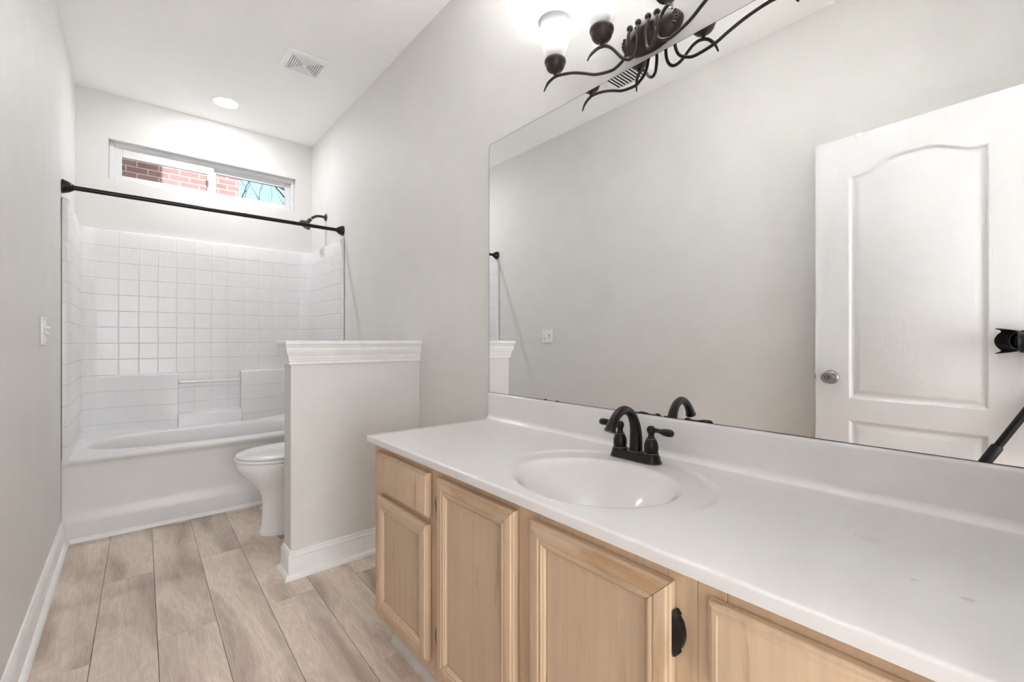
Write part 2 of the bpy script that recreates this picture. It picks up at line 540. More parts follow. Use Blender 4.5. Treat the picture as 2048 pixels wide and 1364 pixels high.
def ring_skin(bm, rings, closed_ring=True, cap0=True, cap1=True, mi=0):
    """skin a list of equally long vertex-position rings"""
    R = [[bm.verts.new(p) for p in r] for r in rings]
    n = len(R[0])
    for a, b in zip(R[:-1], R[1:]):
        for i in range(n if closed_ring else n - 1):
            j = (i + 1) % n
            try:
                f = bm.faces.new((a[i], a[j], b[j], b[i])); f.material_index = mi
            except ValueError:
                pass
    if cap0 and closed_ring:
        f = bm.faces.new(R[0][::-1]); f.material_index = mi
    if cap1 and closed_ring:
        f = bm.faces.new(R[-1]); f.material_index = mi
    return R

def lathe(bm, prof, origin, axis=(0, 0, 1), seg=32, sx=1.0, sy=1.0, cap0=True, cap1=True, ref=None, flute=0, famp=0.0, frange=None):
    """prof: (radius, height) pairs along axis"""
    ax = Vector(axis).normalized()
    if ref is None:
        ref = Vector((1, 0, 0)) if abs(ax.x) < 0.9 else Vector((0, 1, 0))
    else:
        ref = Vector(ref)
    u = (ref - ax * ref.dot(ax)).normalized()
    w = ax.cross(u)
    o = Vector(origin)
    rings = []
    for r, h in prof:
        r = max(r, 1e-5)
        ring = []
        for i in range(seg):
            t = 2 * pi * i / seg
            rr = r
            if flute and frange and frange[0] <= h <= frange[1]:
                rr = r * (1 + famp * cos(flute * t))
            ring.append(o + u * (rr * cos(t) * sx) + w * (rr * sin(t) * sy) + ax * h)
        rings.append(ring)
    return ring_skin(bm, rings, True, cap0, cap1)

def smooth_path(pts, n=8):
    """Catmull-Rom through pts"""
    P = [Vector(p) for p in pts]
    out = []
    for i in range(len(P) - 1):
        p0 = P[max(i - 1, 0)]; p1 = P[i]; p2 = P[i + 1]; p3 = P[min(i + 2, len(P) - 1)]
        for k in range(n):
            t = k / n
            out.append(0.5 * ((2 * p1) + (-p0 + p2) * t + (2 * p0 - 5 * p1 + 4 * p2 - p3) * t * t + (-p0 + 3 * p1 - 3 * p2 + p3) * t ** 3))
    out.append(P[-1])
    return out

def tube(bm, pts, rad, seg=12, sq=1.0, up=None):
    """rad: number or list per point or function of t"""
    P = [Vector(p) for p in pts]
    n = len(P)
    tan = []
    for i in range(n):
        t = (P[min(i + 1, n - 1)] - P[max(i - 1, 0)])
        tan.append(t.normalized())
    ref = Vector(up) if up else (Vector((0, 0, 1)) if abs(tan[0].z) < 0.9 else Vector((1, 0, 0)))
    u = (ref - tan[0] * ref.dot(tan[0])).normalized()
    rings = []
    for i in range(n):
        u = (u - tan[i] * u.dot(tan[i]))
        if u.length < 1e-6:
            u = tan[i].orthogonal()
        u.normalize()
        w = tan[i].cross(u)
        r = rad(i / (n - 1)) if callable(rad) else (rad[i] if isinstance(rad, (list, tuple)) else rad)
        rings.append([P[i] + u * (r * sq * cos(2 * pi * k / seg)) + w * (r * sin(2 * pi * k / seg)) for k in range(seg)])
    ring_skin(bm, rings)

def sphere(bm, c, r, seg=16, sz=1.0, axis=(0, 0, 1)):
    prof = []
    n = max(6, seg // 2)
    for i in range(n + 1):
        a = -pi / 2 + pi * i / n
        prof.append((max(r * cos(a), 1e-5), r * sz * sin(a)))
    lathe(bm, prof, c, axis, seg)

def sweep(bm, path, prof, closed_prof=True):
    """sweep a profile of (out, z) along a plan path [(x, y)...]; 'out' points to the left of travel; mitred corners"""
    n = len(path)
    rings = []
    P = [Vector((p[0], p[1])) for p in path]
    for i in range(n):
        d0 = (P[i] - P[i - 1]).normalized() if i > 0 else None
        d1 = (P[i + 1] - P[i]).normalized() if i < n - 1 else None
        if d0 is None: nrm = Vector((-d1.y, d1.x)); s = 1.0
        elif d1 is None: nrm = Vector((-d0.y, d0.x)); s = 1.0
        else:
            n0 = Vector((-d0.y, d0.x)); n1 = Vector((-d1.y, d1.x))
            nrm = (n0 + n1).normalized(); s = 1.0 / max(nrm.dot(n0), 0.2)
        rings.append([Vector((P[i].x + nrm.x * o * s, P[i].y + nrm.y * o * s, z)) for o, z in prof])
    ring_skin(bm, rings, closed_prof)

def loops_face(bm, loops, mi=0, fill_last=True):
    """bridge nested loops (lists of positions of equal length)"""
    R = [[bm.verts.new(p) for p in l] for l in loops]
    n = len(R[0])
    for a, b in zip(R[:-1], R[1:]):
        for i in range(n):
            j = (i + 1) % n
            f = bm.faces.new((a[i], a[j], b[j], b[i])); f.material_index = mi
    if fill_last:
        f = bm.faces.new(R[-1]); f.material_index = mi
    return R

# ------------------------------------------------------------------ room shell
XL, XR = -0.275, 1.20          # left and right wall planes
YF, YB = -0.045, 4.075         # front (doorway) and back wall planes
ZC = 2.752
T = 0.11

struct('wall_left', bxo(XL - T, XL, YF - T, YB + 0.20, -0.05, ZC + 0.05), M_WALL, smooth=False)
struct('wall_right', bxo(XR, XR + T, YF - T, YB + 0.20, -0.05, ZC + 0.05), M_WALL, smooth=False)
# back wall with the window opening
WX0, WX1, WZ0, WZ1 = -0.112, 1.070, 2.170, 2.445
bm = NB()
box(bm, XL, WX0, YB, YB + 0.2, -0.05, ZC + 0.05)
box(bm, WX1, XR, YB, YB + 0.2, -0.05, ZC + 0.05)
box(bm, WX0, WX1, YB, YB + 0.2, -0.05, WZ0)
box(bm, WX0, WX1, YB, YB + 0.2, WZ1, ZC + 0.05)
struct('wall_back', bm, M_WALL, smooth=False)
# front wall with the doorway the camera stands in
DX0, DX1, DZ = -0.140, 0.615, 2.05
bm = NB()
box(bm, XL, DX0, YF - T, YF, -0.05, ZC + 0.05)
box(bm, DX1, XR, YF - T, YF, -0.05, ZC + 0.05)
box(bm, DX0, DX1, YF - T, YF, DZ, ZC + 0.05)
struct('wall_front', bm, M_WALL, smooth=False)
struct('ceiling', bxo(XL - T, XR + T, YF - T, YB + 0.2, ZC, ZC + 0.1), M_CEIL, smooth=False)

# hall beyond the doorway
bm = NB()
box(bm, -0.95, -0.85, -1.9, YF - T, -0.05, ZC)
box(bm, 1.55, 1.65, -1.9, YF - T, -0.05, ZC)
box(bm, -0.95, 1.65, -2.0, -1.9, -0.05, ZC)
box(bm, -0.85, XL - T, YF - T - 0.02, YF - T, -0.05, ZC)
box(bm, XR + T, 1.55, YF - T - 0.02, YF - T, -0.05, ZC)
struct('wall_hall', bm, M_WALL, smooth=False)
struct('ceiling_hall', bxo(-0.95, 1.65, -2.0, YF - T, ZC, ZC + 0.1), M_CEIL, smooth=False)

# plank floor: every board a bevelled slab of the one floor mesh, set over a dark bed
def build_floor():
    bm = NB()
    lay = bm.loops.layers.float_color.new('plank')
    TILT = 0.016
    seam = [-0.2805, -0.102, 0.0735, 0.252, 0.427, 0.607, 0.788, 0.967, 1.146, 1.325]
    joint = [2.031, 2.655, 2.032, 2.667, 2.016, 1.418, 2.026, 2.70, 1.62]
    y_lo, y_hi = YF - T - 1.9, YB
    rnd = random.Random(11)
    def cl(x, y):
        return min(max(x + TILT * (y - 2.0), XL if y > YF - T else -0.85), XR if y > YF - T else 1.55)
    g = 0.0010
    cols = list(zip(seam[:-1], seam[1:], joint))
    cols = [(-0.2805 - 0.178 * k, -0.2805 - 0.178 * (k - 1), 2.3 - 0.4 * k) for k in (4, 3, 2, 1)] + cols + [(1.325, 1.503, 2.2), (1.503, 1.68, 1.9)]
    for x0, x1, j in cols:
        ys = [j + 1.22 * k for k in range(-6, 4)]
        for ya, yb in zip(ys[:-1], ys[1:]):
            for a, b in ((max(ya, y_lo), min(yb, YF - T)), (max(ya, YF - T), min(yb, y_hi))):
                if b - a < 0.01: continue
                c = (rnd.random(), rnd.random(), rnd.random(), 1)
                if a == YF - T or b == YF - T:
                    ga, gb = (0 if a == YF - T else g), (0 if b == YF - T else g)
                else:
                    ga = gb = g
                eps = 1e-4
                A = [(cl(x0, a + eps) + g, a + ga), (cl(x1, a + eps) - g, a + ga), (cl(x1, b - eps) - g, b - gb), (cl(x0, b - eps) + g, b - gb)]
                if A[1][0] - A[0][0] < 0.004 or A[2][0] - A[3][0] < 0.004: continue
                top = [bm.verts.new((x, y, 0.0)) for x, y in A]
                k = 0.0012
                bot = [bm.verts.new((A[0][0] - k * .5, A[0][1] - k * .5, -0.0022)), bm.verts.new((A[1][0] + k * .5, A[1][1] - k * .5, -0.0022)),
                       bm.verts.new((A[2][0] + k * .5, A[2][1] + k * .5, -0.0022)), bm.verts.new((A[3][0] - k * .5, A[3][1] + k * .5, -0.0022))]
                fs = [bm.faces.new(top)]
                for i in range(4):
                    fs.append(bm.faces.new((bot[i], bot[(i + 1) % 4], top[(i + 1) % 4], top[i])))
                for f in fs:
                    for l in f.loops: l[lay] = c
    box(bm, -0.85, 1.55, y_lo, YF - T, -0.05, -0.0016, 1)
    box(bm, XL, XR, YF - T, y_hi, -0.05, -0.0016, 1)
    return struct('floor', bm, [M_PLANK, M_DARKGAP], smooth=False, recalc=False)
build_floor()

# ------------------------------------------------------------------ trim
BASEP = [(0, 0.0), (0.013, 0.0), (0.013, 0.088), (0.0115, 0.092), (0.0135, 0.097), (0.012, 0.104), (0.0075, 0.110), (0.0085, 0.115), (0.006, 0.1205), (0.0, 0.122)]
def shoe(d0=0.013, w=0.017, hgt=0.022):
    p = [(d0 - 0.001, 0.0), (d0 + w, 0.0)]
    for k in range(1, 7):
        a = pi / 2 * k / 6
        p.append((d0 + w * cos(a) * 1.0, 0.003 + (hgt - 0.003) * sin(a)))
    p.append((d0 - 0.001, hgt))
    return p

def base_run(name, path, shoe_too=True):
    bm = NB(); sweep(bm, path, BASEP)
    o = struct(name, bm, M_TRIM, angle=30)
    if shoe_too:
        bm = NB(); sweep(bm, path, shoe())
        obj('shoe_moulding', bm, M_TRIM, o, angle=30)
    return o
# left of travel is the room side
base_run('baseboard_left', [(XL, 3.300), (XL, YF)])
HWX, HWY0, HWY1 = 0.551, 2.180, 2.290        # end and faces of the half wall
base_run('baseboard_half', [(XR, HWY0), (HWX, HWY0), (HWX, HWY1), (XR, HWY1)])
base_run('baseboard_right', [(XR, 1.545), (XR, HWY0 - 0.031)])
base_run('baseboard_alcove', [(XR, HWY1 + 0.031), (XR, 3.285)])

# half wall with its crown moulding and cap
struct('wall_half', bxo(HWX, XR, HWY0, HWY1, 0.0, 1.051), M_WALL, smooth=False)
CROWN = [(0.0, 0.962), (0.006, 0.962), (0.0085, 0.966), (0.0075, 0.974), (0.010, 0.979), (0.010, 0.986), (0.0125, 0.990), (0.0125, 0.998),
         (0.015, 1.004), (0.020, 1.014), (0.0235, 1.026), (0.0245, 1.034), (0.0225, 1.040), (0.0265, 1.044), (0.0265, 1.052), (0.0, 1.052)]
bm = NB(); sweep(bm, [(XR, HWY0), (HWX, HWY0), (HWX, HWY1), (XR, HWY1)], CROWN)
struct('trim_1', bm, M_TRIM, angle=30)
struct('trim_2', bxo(HWX - 0.030, XR, HWY0 - 0.036, HWY1 + 0.036, 1.0525, 1.0715), M_TRIM, bevel=0.004, bseg=3)

# doorway casing, room side and jambs
bm = NB()
box(bm, DX0 - 0.055, DX0 - 0.002, YF, YF + 0.012, 0, DZ + 0.05)
box(bm, DX1 + 0.001, DX1 + 0.020, YF, YF + 0.012, 0, DZ + 0.05)
box(bm, DX0 - 0.055, DX1 + 0.020, YF, YF + 0.012, DZ + 0.001, DZ + 0.055)
struct('trim_3', bm, M_TRIM, bevel=0.003)

# thin strip where the tub apron meets the floor
bm = NB(); sweep(bm, [(XR, 3.300), (XL + 0.030, 3.300)], [(-0.002, 0.0), (0.012, 0.0), (0.012, 0.010), (0.009, 0.017), (0.004, 0.021), (-0.002, 0.022)])
struct('trim_4', bm, M_TRIM, angle=30)

# ------------------------------------------------------------------ window
def frame_rect(bm, x0, x1, z0, z1, y0, y1, w):
    wl_, wr, wb, wt = w
    box(bm, x0, x0 + wl_, y0, y1, z0, z1)
    box(bm, x1 - wr, x1, y0, y1, z0, z1)
    box(bm, x0 + wl_, x1 - wr, y0, y1, z0, z0 + wb)
    box(bm, x0 + wl_, x1 - wr, y0, y1, z1 - wt, z1)
bm = NB(); frame_rect(bm, WX0 + 0.001, WX1 - 0.001, WZ0 + 0.001, WZ1 - 0.001, 4.118, 4.190, (0.026, 0.026, 0.030, 0.030))
win = struct('window_1', bm, M_VINYL, bevel=0.003)
bm = NB(); frame_rect(bm, -0.086, 0.492, 2.1985, 2.4158, 4.126, 4.150, (0.042, 0.044, 0.024, 0.0655))
sash1 = obj('sliding_sash', bm, M_VINYL, win, bevel=0.003)
obj('pane', bxo(-0.044, 0.448, 4.137, 4.141, 2.2225, 2.350), M_GLASS, sash1, smooth=False)
bm = NB(); box(bm, 0.440, 0.456, 4.116, 4.127, 2.262, 2.302)
obj('latch', bm, M_NICKEL, sash1, bevel=0.003)
bm = NB(); frame_rect(bm, 0.470, 1.0435, 2.1985, 2.4158, 4.152, 4.176, (0.040, 0.040, 0.030, 0.0403))
sash2 = obj('fixed_sash', bm, M_VINYL, win, bevel=0.003)
obj('pane', bxo(0.510, 1.003, 4.162, 4.166, 2.2285, 2.3755), M_GLASS, sash2, smooth=False)

# ------------------------------------------------------------------ outdoors
struct('wall_exterior', (lambda bm: (box(bm, -5.0, WX0, 4.276, 4.36, -0.3, 6.4), box(bm, WX1, 1.62, 4.276, 4.36, -0.3, 6.4), box(bm, WX0, WX1, 4.276, 4.36, -0.3, WZ0), box(bm, WX0, WX1, 4.276, 4.36, WZ1, 6.4), bm)[-1])(NB()), M_SIDING, smooth=False)
struct('ground', bxo(-14, 16, 4.36, 30, -0.4, -0.3), M_GROUND, smooth=False)
nb = empty('neighbouring_house', (-3.0, 7.5, -0.3), 'red brick house outside the high bathroom window, half in shade', 'house')
obj('brick_wall', bxo(-7.0, 1.115, 7.0, 9.6, -0.3, 6.5), M_BRICK, nb, smooth=False)
obj('roof', (lambda bm: (ring_skin(bm, [[(-7.4, 6.8, 6.5), (-7.4, 9.8, 6.5), (-7.4, 8.3, 8.0)], [(1.3, 6.8, 6.5), (1.3, 9.8, 6.5), (1.3, 8.3, 8.0)]]), bm)[-1])(NB()), M_DARKGAP, nb, smooth=False)

def build_tree():
    rnd = random.Random(5)
    t = empty('bare_tree', (3.25, 11.2, -0.3), 'bare leafless tree against the sky in right window pane', 'tree')
    bm = NB()
    trunk = [(3.25, 11.2, -0.3), (3.22, 11.2, 1.6), (3.10, 11.15, 3.2), (3.16, 11.1, 4.4), (3.35, 11.1, 6.0), (3.4, 11.1, 7.6)]
    sp = smooth_path(trunk, 6)
    tube(bm, sp, lambda k: 0.13 * (1 - 0.8 * k), 10)
    obj('trunk', bm, M_BARK, t)
    bm = NB()
    def branch(p, d, L, r, depth):
        pts = [p]
        q = Vector(p); dd = Vector(d)
        for i in range(5):
            dd = (dd + Vector((rnd.uniform(-.25, .25), rnd.uniform(-.25, .25), rnd.uniform(-.12, .22)))).normalized()
            q = q + dd * (L / 5)
            pts.append(q.copy())
            if depth > 0 and i >= 1:
                s = Vector((rnd.uniform(-1, 1), rnd.uniform(-.8, .8), rnd.uniform(-.3, .8))).normalized()
                branch(q.copy(), (dd * 0.6 + s * 0.8).normalized(), L * rnd.uniform(.45, .65), r * 0.5, depth - 1)
        tube(bm, pts, lambda k: r * (1 - 0.75 * k), 6)
    for k in range(15):
        i = rnd.randint(len(sp) // 3, len(sp) - 2)
        a = rnd.uniform(0, 2 * pi)
        branch(sp[i], Vector((cos(a), sin(a) * 0.6, rnd.uniform(.1, .7))).normalized(), rnd.uniform(1.2, 2.4), 0.022, 2)
    obj('branches', bm, M_BARK, t)
build_tree()

# ------------------------------------------------------------------ tub and shower unit
tub = empty('tub_shower_unit', (0.46, 3.69, 0.0), 'white one piece tub and shower unit with moulded tile walls', 'bathtub')
SX0, SX1 = XL + 0.001, XR - 0.001       # outer sides
SY0, SY1 = 3.300, YB - 0.001
PX0, PX1, PYB = -0.243, 1.170, 4.050    # inner faces
ZT, ZR = 1.822, 0.448                   # top of the walls, rim
def arc(cx, cy, r, a0, a1, n):
    return [(cx + r * cos(a0 + (a1 - a0) * i / n), cy + r * sin(a0 + (a1 - a0) * i / n)) for i in range(n + 1)]
RC = 0.085
inner = [(PX0 - 0.004, SY0 + 0.012), (PX0, SY0 + 0.024)] + arc(PX0 + RC, PYB - RC, RC, pi, pi / 2, 10) + arc(PX1 - RC, PYB - RC, RC, pi / 2, 0, 10) + [(PX1, SY0 + 0.024), (PX1 + 0.004, SY0 + 0.012)]
def surround():
    bm = NB()
    uvl = bm.loops.layers.uv.new('tile')
    # plan outline front flange - inner run - front flange; swept in z with a rounded top edge
    plan = [(SX0, SY0 + 0.008), (SX0 + 0.004, SY0), (PX0 - 0.010, SY0), (PX0 - 0.006, SY0 + 0.004)] + inner + [(PX1 + 0.006, SY0 + 0.004), (PX1 + 0.010, SY0), (SX1 - 0.004, SY0), (SX1, SY0 + 0.008)]
    n = len(plan)
    nrm = []
    for i in range(n):
        a = Vector(plan[max(i - 1, 0)]); b = Vector(plan[min(i + 1, n - 1)])
        d = (b - a).normalized()
        nrm.append(Vector((-d.y, d.x)))          # away from the bather, into the wall
    zs = [(0.0, ZR - 0.03)] + [(0.0, z) for z in [0.6 + 0.1 * k for k in range(12)]] + [(0.0, ZT - 0.008), (0.0025, ZT - 0.003), (0.008, ZT)]
    rows = []
    for off, z in zs:
        rows.append([bm.verts.new((plan[i][0] + nrm[i].x * off, plan[i][1] + nrm[i].y * off, z)) for i in range(n)])
    # top ledge back to the wall
    lastrow = []
    for i in range(n):
        px, py = plan[i]
        if py < SY0 + 0.06:
            lastrow.append(bm.verts.new((SX0 if px < 0.4 else SX1, max(py, SY0 + 0.006), ZT)))
        else:
            lastrow.append(bm.verts.new((min(max(px + nrm[i].x * 0.12, SX0), SX1), min(py + max(nrm[i].y, 0) * 0.12, SY1), ZT)))
    rows.append(lastrow)
    def uv(v, i):
        p = plan[i]
        back = abs(p[1] - PYB) < 1e-4
        u = (p[0] + 0.061) / 0.1055 if back else None
        return u, (v.co.z - 1.816) / 0.1088
    for k, (a, b) in enumerate(zip(rows[:-1], rows[1:])):
        for i in range(n - 1):
            f = bm.faces.new((a[i], a[i + 1], b[i + 1], b[i]))
            f.material_index = 0
            pi_, pj = plan[i], plan[i + 1]
            isback = abs(pi_[1] - PYB) < 1e-4 and abs(pj[1] - PYB) < 1e-4 and abs(pi_[0] - pj[0]) > 0.2
            for l, idx in zip(f.loops, (i, i + 1, i + 1, i)):
                zz = l.vert.co.z
                vv = (zz - 1.816) / 0.1088
                if k >= len(rows) - 3: vv = 0.5
                uu = (plan[idx][0] + 0.061) / 0.1055 if isback else 0.5
                l[uvl].uv = (uu, vv)
    return obj('surround_wall', bm, M_TILE, tub, angle=50)
sur = surround()
# lower ledges either side of the soap niche, the niche sill
def ledge(x0, x1, taper_left, ztop):
    bm = NB()
    uvl = bm.loops.layers.uv.new('tile')
    YL = 3.972
    if taper_left:
        pl = [(x0, PYB - 0.001), (x0 + 0.08, PYB - 0.008), (x0 + 0.16, PYB - 0.024), (x0 + 0.24, PYB - 0.046), (x0 + 0.31, YL + 0.014), (x0 + 0.37, YL + 0.004), (x1 - 0.006, YL), (x1, YL + 0.006), (x1, PYB + 0.004)]
    else:
        pl = [(x0, PYB + 0.004), (x0, YL + 0.006), (x0 + 0.006, YL), (x1 - 0.37, YL + 0.004), (x1 - 0.31, YL + 0.014), (x1 - 0.24, PYB - 0.046), (x1 - 0.16, PYB - 0.024), (x1 - 0.08, PYB - 0.008), (x1, PYB - 0.001)]
    zs = [(0, ZR - 0.02), (0, ztop - 0.014), (0.004, ztop - 0.004), (0.014, ztop)]
    rows = [[bm.verts.new((x, min(y + o, PYB + 0.004), z)) for x, y in pl] for o, z in zs]
    rows.append([bm.verts.new((x, PYB + 0.004, ztop + 0.001)) for x, y in pl])
    for k, (a, b) in enumerate(zip(rows[:-1], rows[1:])):
        for i in range(len(pl) - 1):
            f = bm.faces.new((a[i], a[i + 1], b[i + 1], b[i]))
            for l in f.loops:
                l[uvl].uv = (0.5, (l.vert.co.z - 1.816) / 0.1088 if k == 0 else 0.5)
    return obj('shelf_ledge', bm, M_TILE, tub, angle=40)
ledge(-0.175, 0.262, True, 0.838)
ledge(0.652, 1.09, False, 0.838)
bm = NB()
uvl = bm.loops.layers.uv.new('tile')
YL = 3.972
rows = [[bm.verts.new((x, y, z)) for x in (0.2615, 0.6525)] for y, z in ((YL, ZR - 0.02), (YL, 0.532), (YL + 0.005, 0.542), (YL + 0.016, 0.546), (PYB - 0.004, 0.552), (PYB + 0.003, 0.556))]
for k, (a, b) in enumerate(zip(rows[:-1], rows[1:])):
    f = bm.faces.new((a[0], a[1], b[1], b[0]))
    for l in f.loops: l[uvl].uv = (0.5, 0.5)
obj('soap_niche_sill', bm, M_TILE, tub, angle=40)
bm = NB(); tube(bm, [(0.262, 3.988, 0.772), (0.652, 3.988, 0.772)], 0.0105, 16)
gb = obj('washcloth_bar', bm, M_ACR, tub)
for x in (0.2655, 0.6485):
    bm = NB(); lathe(bm, [(0.0125, -0.002), (0.0125, 0.002)], (x, 3.988, 0.772), (1, 0, 0), 16)
    obj('bar_end', bm, M_NICKEL, gb)
for nm, x, s in (('left', PX0 + 0.001, 1), ('right', PX1 - 0.001, -1)):
    bm = NB()
    box(bm, min(x, x + s * 0.004), max(x, x + s * 0.004), 3.352, 3.364, 1.075, 1.105)
    box(bm, min(x, x + s * 0.018), max(x, x + s * 0.018), 3.354, 3.362, 1.080, 1.085)
    obj('curtain_clip', bm, M_PLATE, tub, bevel=0.001)

def tub_body():
    """apron, rim and basin as one skin"""
    bm = NB()
    x0, x1, y0, y1 = SX0, SX1, SY0, SY1
    n = 96
    cxm, cym = (PX0 + PX1) / 2, 3.665
    def se(t, a, b, e):
        c, s = cos(t), sin(t)
        return (cxm + a * (abs(c) ** (2 / e)) * (1 if c >= 0 else -1), cym + b * (abs(s) ** (2 / e)) * (1 if s >= 0 else -1))
    # basin rings from floor outwards to the rim
    A, B = 0.660, 0.275
    spec = [(0.50, 0.165, 0.100, 3.6), (0.555, 0.205, 0.105, 3.4), (0.59, 0.225, 0.14, 3.3), (0.615, 0.245, 0.24, 3.1), (0.640, 0.262, 0.36, 2.9),
            (0.650, 0.270, 0.418, 2.8), (0.656, 0.276, 0.438, 2.8), (0.664, 0.284, 0.447, 2.8), (0.676, 0.294, ZR + 0.002, 3.0)]
    rings = []
    for a, b, z, e in spec:
        rings.append([Vector((*se(2 * pi * i / n, a, b, e), z)) for i in range(n)])
    # outer rim rectangle sampled by the same angles
    def rectpt(t, X0, X1, Y0, Y1):
        c, s = cos(t), sin(t)
        a, b = (X1 - X0) / 2, (Y1 - Y0) / 2
        k = min(a / abs(c) if abs(c) > 1e-6 else 1e9, b / abs(s) if abs(s) > 1e-6 else 1e9)
        return ((X0 + X1) / 2 + c * k, (Y0 + Y1) / 2 + s * k)
    ring = []
    X0r, X1r, Y0r, Y1r = PX0 - 0.006, PX1 + 0.006, SY0 + 0.016, PYB + 0.01
    ca = [atan2(sy * (Y1r - Y0r), sx * (X1r - X0r)) % (2 * pi) for sx, sy in ((1, 1), (-1, 1), (-1, -1), (1, -1))]
    snap = {round(a / (2 * pi) * n) % n: a for a in ca}
    for i in range(n):
        x, y = rectpt(snap.get(i, 2 * pi * i / n), X0r, X1r, Y0r, Y1r)
        ring.append(Vector((x, y, ZR + (0.020 if y > 3.95 else 0.0) + (0.010 if (x < PX0 + 0.02 or x > PX1 - 0.02) and y > SY0 + 0.12 else 0))))
    rings.append(ring)
    ring_skin(bm, rings, True, cap0=True, cap1=False)
    # front roll and apron
    prof = [(SY0 + 0.017, ZR), (SY0 + 0.008, ZR - 0.002), (SY0 + 0.002, ZR - 0.008), (SY0, ZR - 0.018), (SY0 + 0.003, ZR - 0.032), (SY0 + 0.012, ZR - 0.040), (SY0 + 0.014, ZR - 0.06),
            (SY0 + 0.014, 0.17), (SY0 + 0.012, 0.145), (SY0 + 0.004, 0.115), (SY0 + 0.001, 0.09), (SY0 + 0.001, 0.0)]
    R = [[bm.verts.new((x, y, z)) for x in (x0, PX0 - 0.006, PX1 + 0.006, x1)] for y, z in prof]
    for a, b in zip(R[:-1], R[1:]):
        for i in range(3):
            bm.faces.new((a[i], a[i + 1], b[i + 1], b[i]))
    return obj('tub', bm, M_ACR, tub, angle=55)
tub_body()
bm = NB(); lathe(bm, [(0.001, 0.0), (0.030, 0.0), (0.033, -0.003), (0.033, -0.006)], (0.90, 3.665, 0.107), (0, 0, 1), 24)
obj('tub_drain', bm, M_BLACK, tub)

# ------------------------------------------------------------------ shower rod
ry, rz = 3.333, 1.888
rod = empty('shower_curtain_rod', (XL, ry, rz), 'black shower curtain rod spanning the tub between both walls', 'curtain rod')
bm = NB(); tube(bm, [(XL + 0.012, ry, rz), (0.55, ry, rz), (XR - 0.012, ry, rz)], 0.0125, 20)
obj('tube', bm, M_BLACK, rod)
bm = NB(); tube(bm, [(0.56, ry, rz), (0.575, ry, rz)], 0.0138, 20)
obj('joint_ring', bm, M_BLACK, rod)
for x, s in ((XL + 0.0005, 1), (XR - 0.0005, -1)):
    bm = NB(); lathe(bm, [(0.036, 0.0), (0.037, 0.003), (0.035, 0.009), (0.031, 0.020), (0.026, 0.031), (0.021, 0.038), (0.018, 0.041), (0.0165, 0.046), (0.0130, 0.046)], (x, ry, rz), (s, 0, 0), 32)
    obj('end_flange', bm, M_BLACK, rod)

# ------------------------------------------------------------------ shower head
sh = empty('shower_fixture', (XR, 3.71, 2.066), 'black shower head on a bent arm above the tub', 'shower head')
bm = NB(); lathe(bm, [(0.030, 0.0), (0.030, 0.003), (0.026, 0.008), (0.016, 0.012), (0.012, 0.013)], (XR - 0.0005, 3.71, 2.066), (-1, 0, 0), 28)
obj('escutcheon', bm, M_BRONZE, sh)
bm = NB(); tube(bm, smooth_path([(XR - 0.010, 3.71, 2.066), (1.150, 3.71, 2.068), (1.118, 3.71, 2.060), (1.090, 3.71, 2.040), (1.076, 3.71, 2.028)], 6), 0.0105, 14)
obj('arm', bm, M_BRONZE, sh)
ax = Vector((-0.62, 0, -0.78)).normalized()
bm = NB(); lathe(bm, [(0.0125, -0.006), (0.0140, 0.0), (0.0140, 0.010), (0.0115, 0.016), (0.0165, 0.024), (0.0165, 0.032), (0.024, 0.040), (0.036, 0.050), (0.045, 0.060), (0.047, 0.068), (0.045, 0.072), (0.030, 0.0735), (0.001, 0.0735)], (1.080, 3.71, 2.030), ax, 32)
obj('head', bm, M_BRONZE, sh)
bm = NB(); tube(bm, [Vector((1.080, 3.71, 2.030)) + ax * a for a in (-0.008, -0.004)], 0.0132, 16)
obj('thread_tape', bm, M_PLATE, sh)

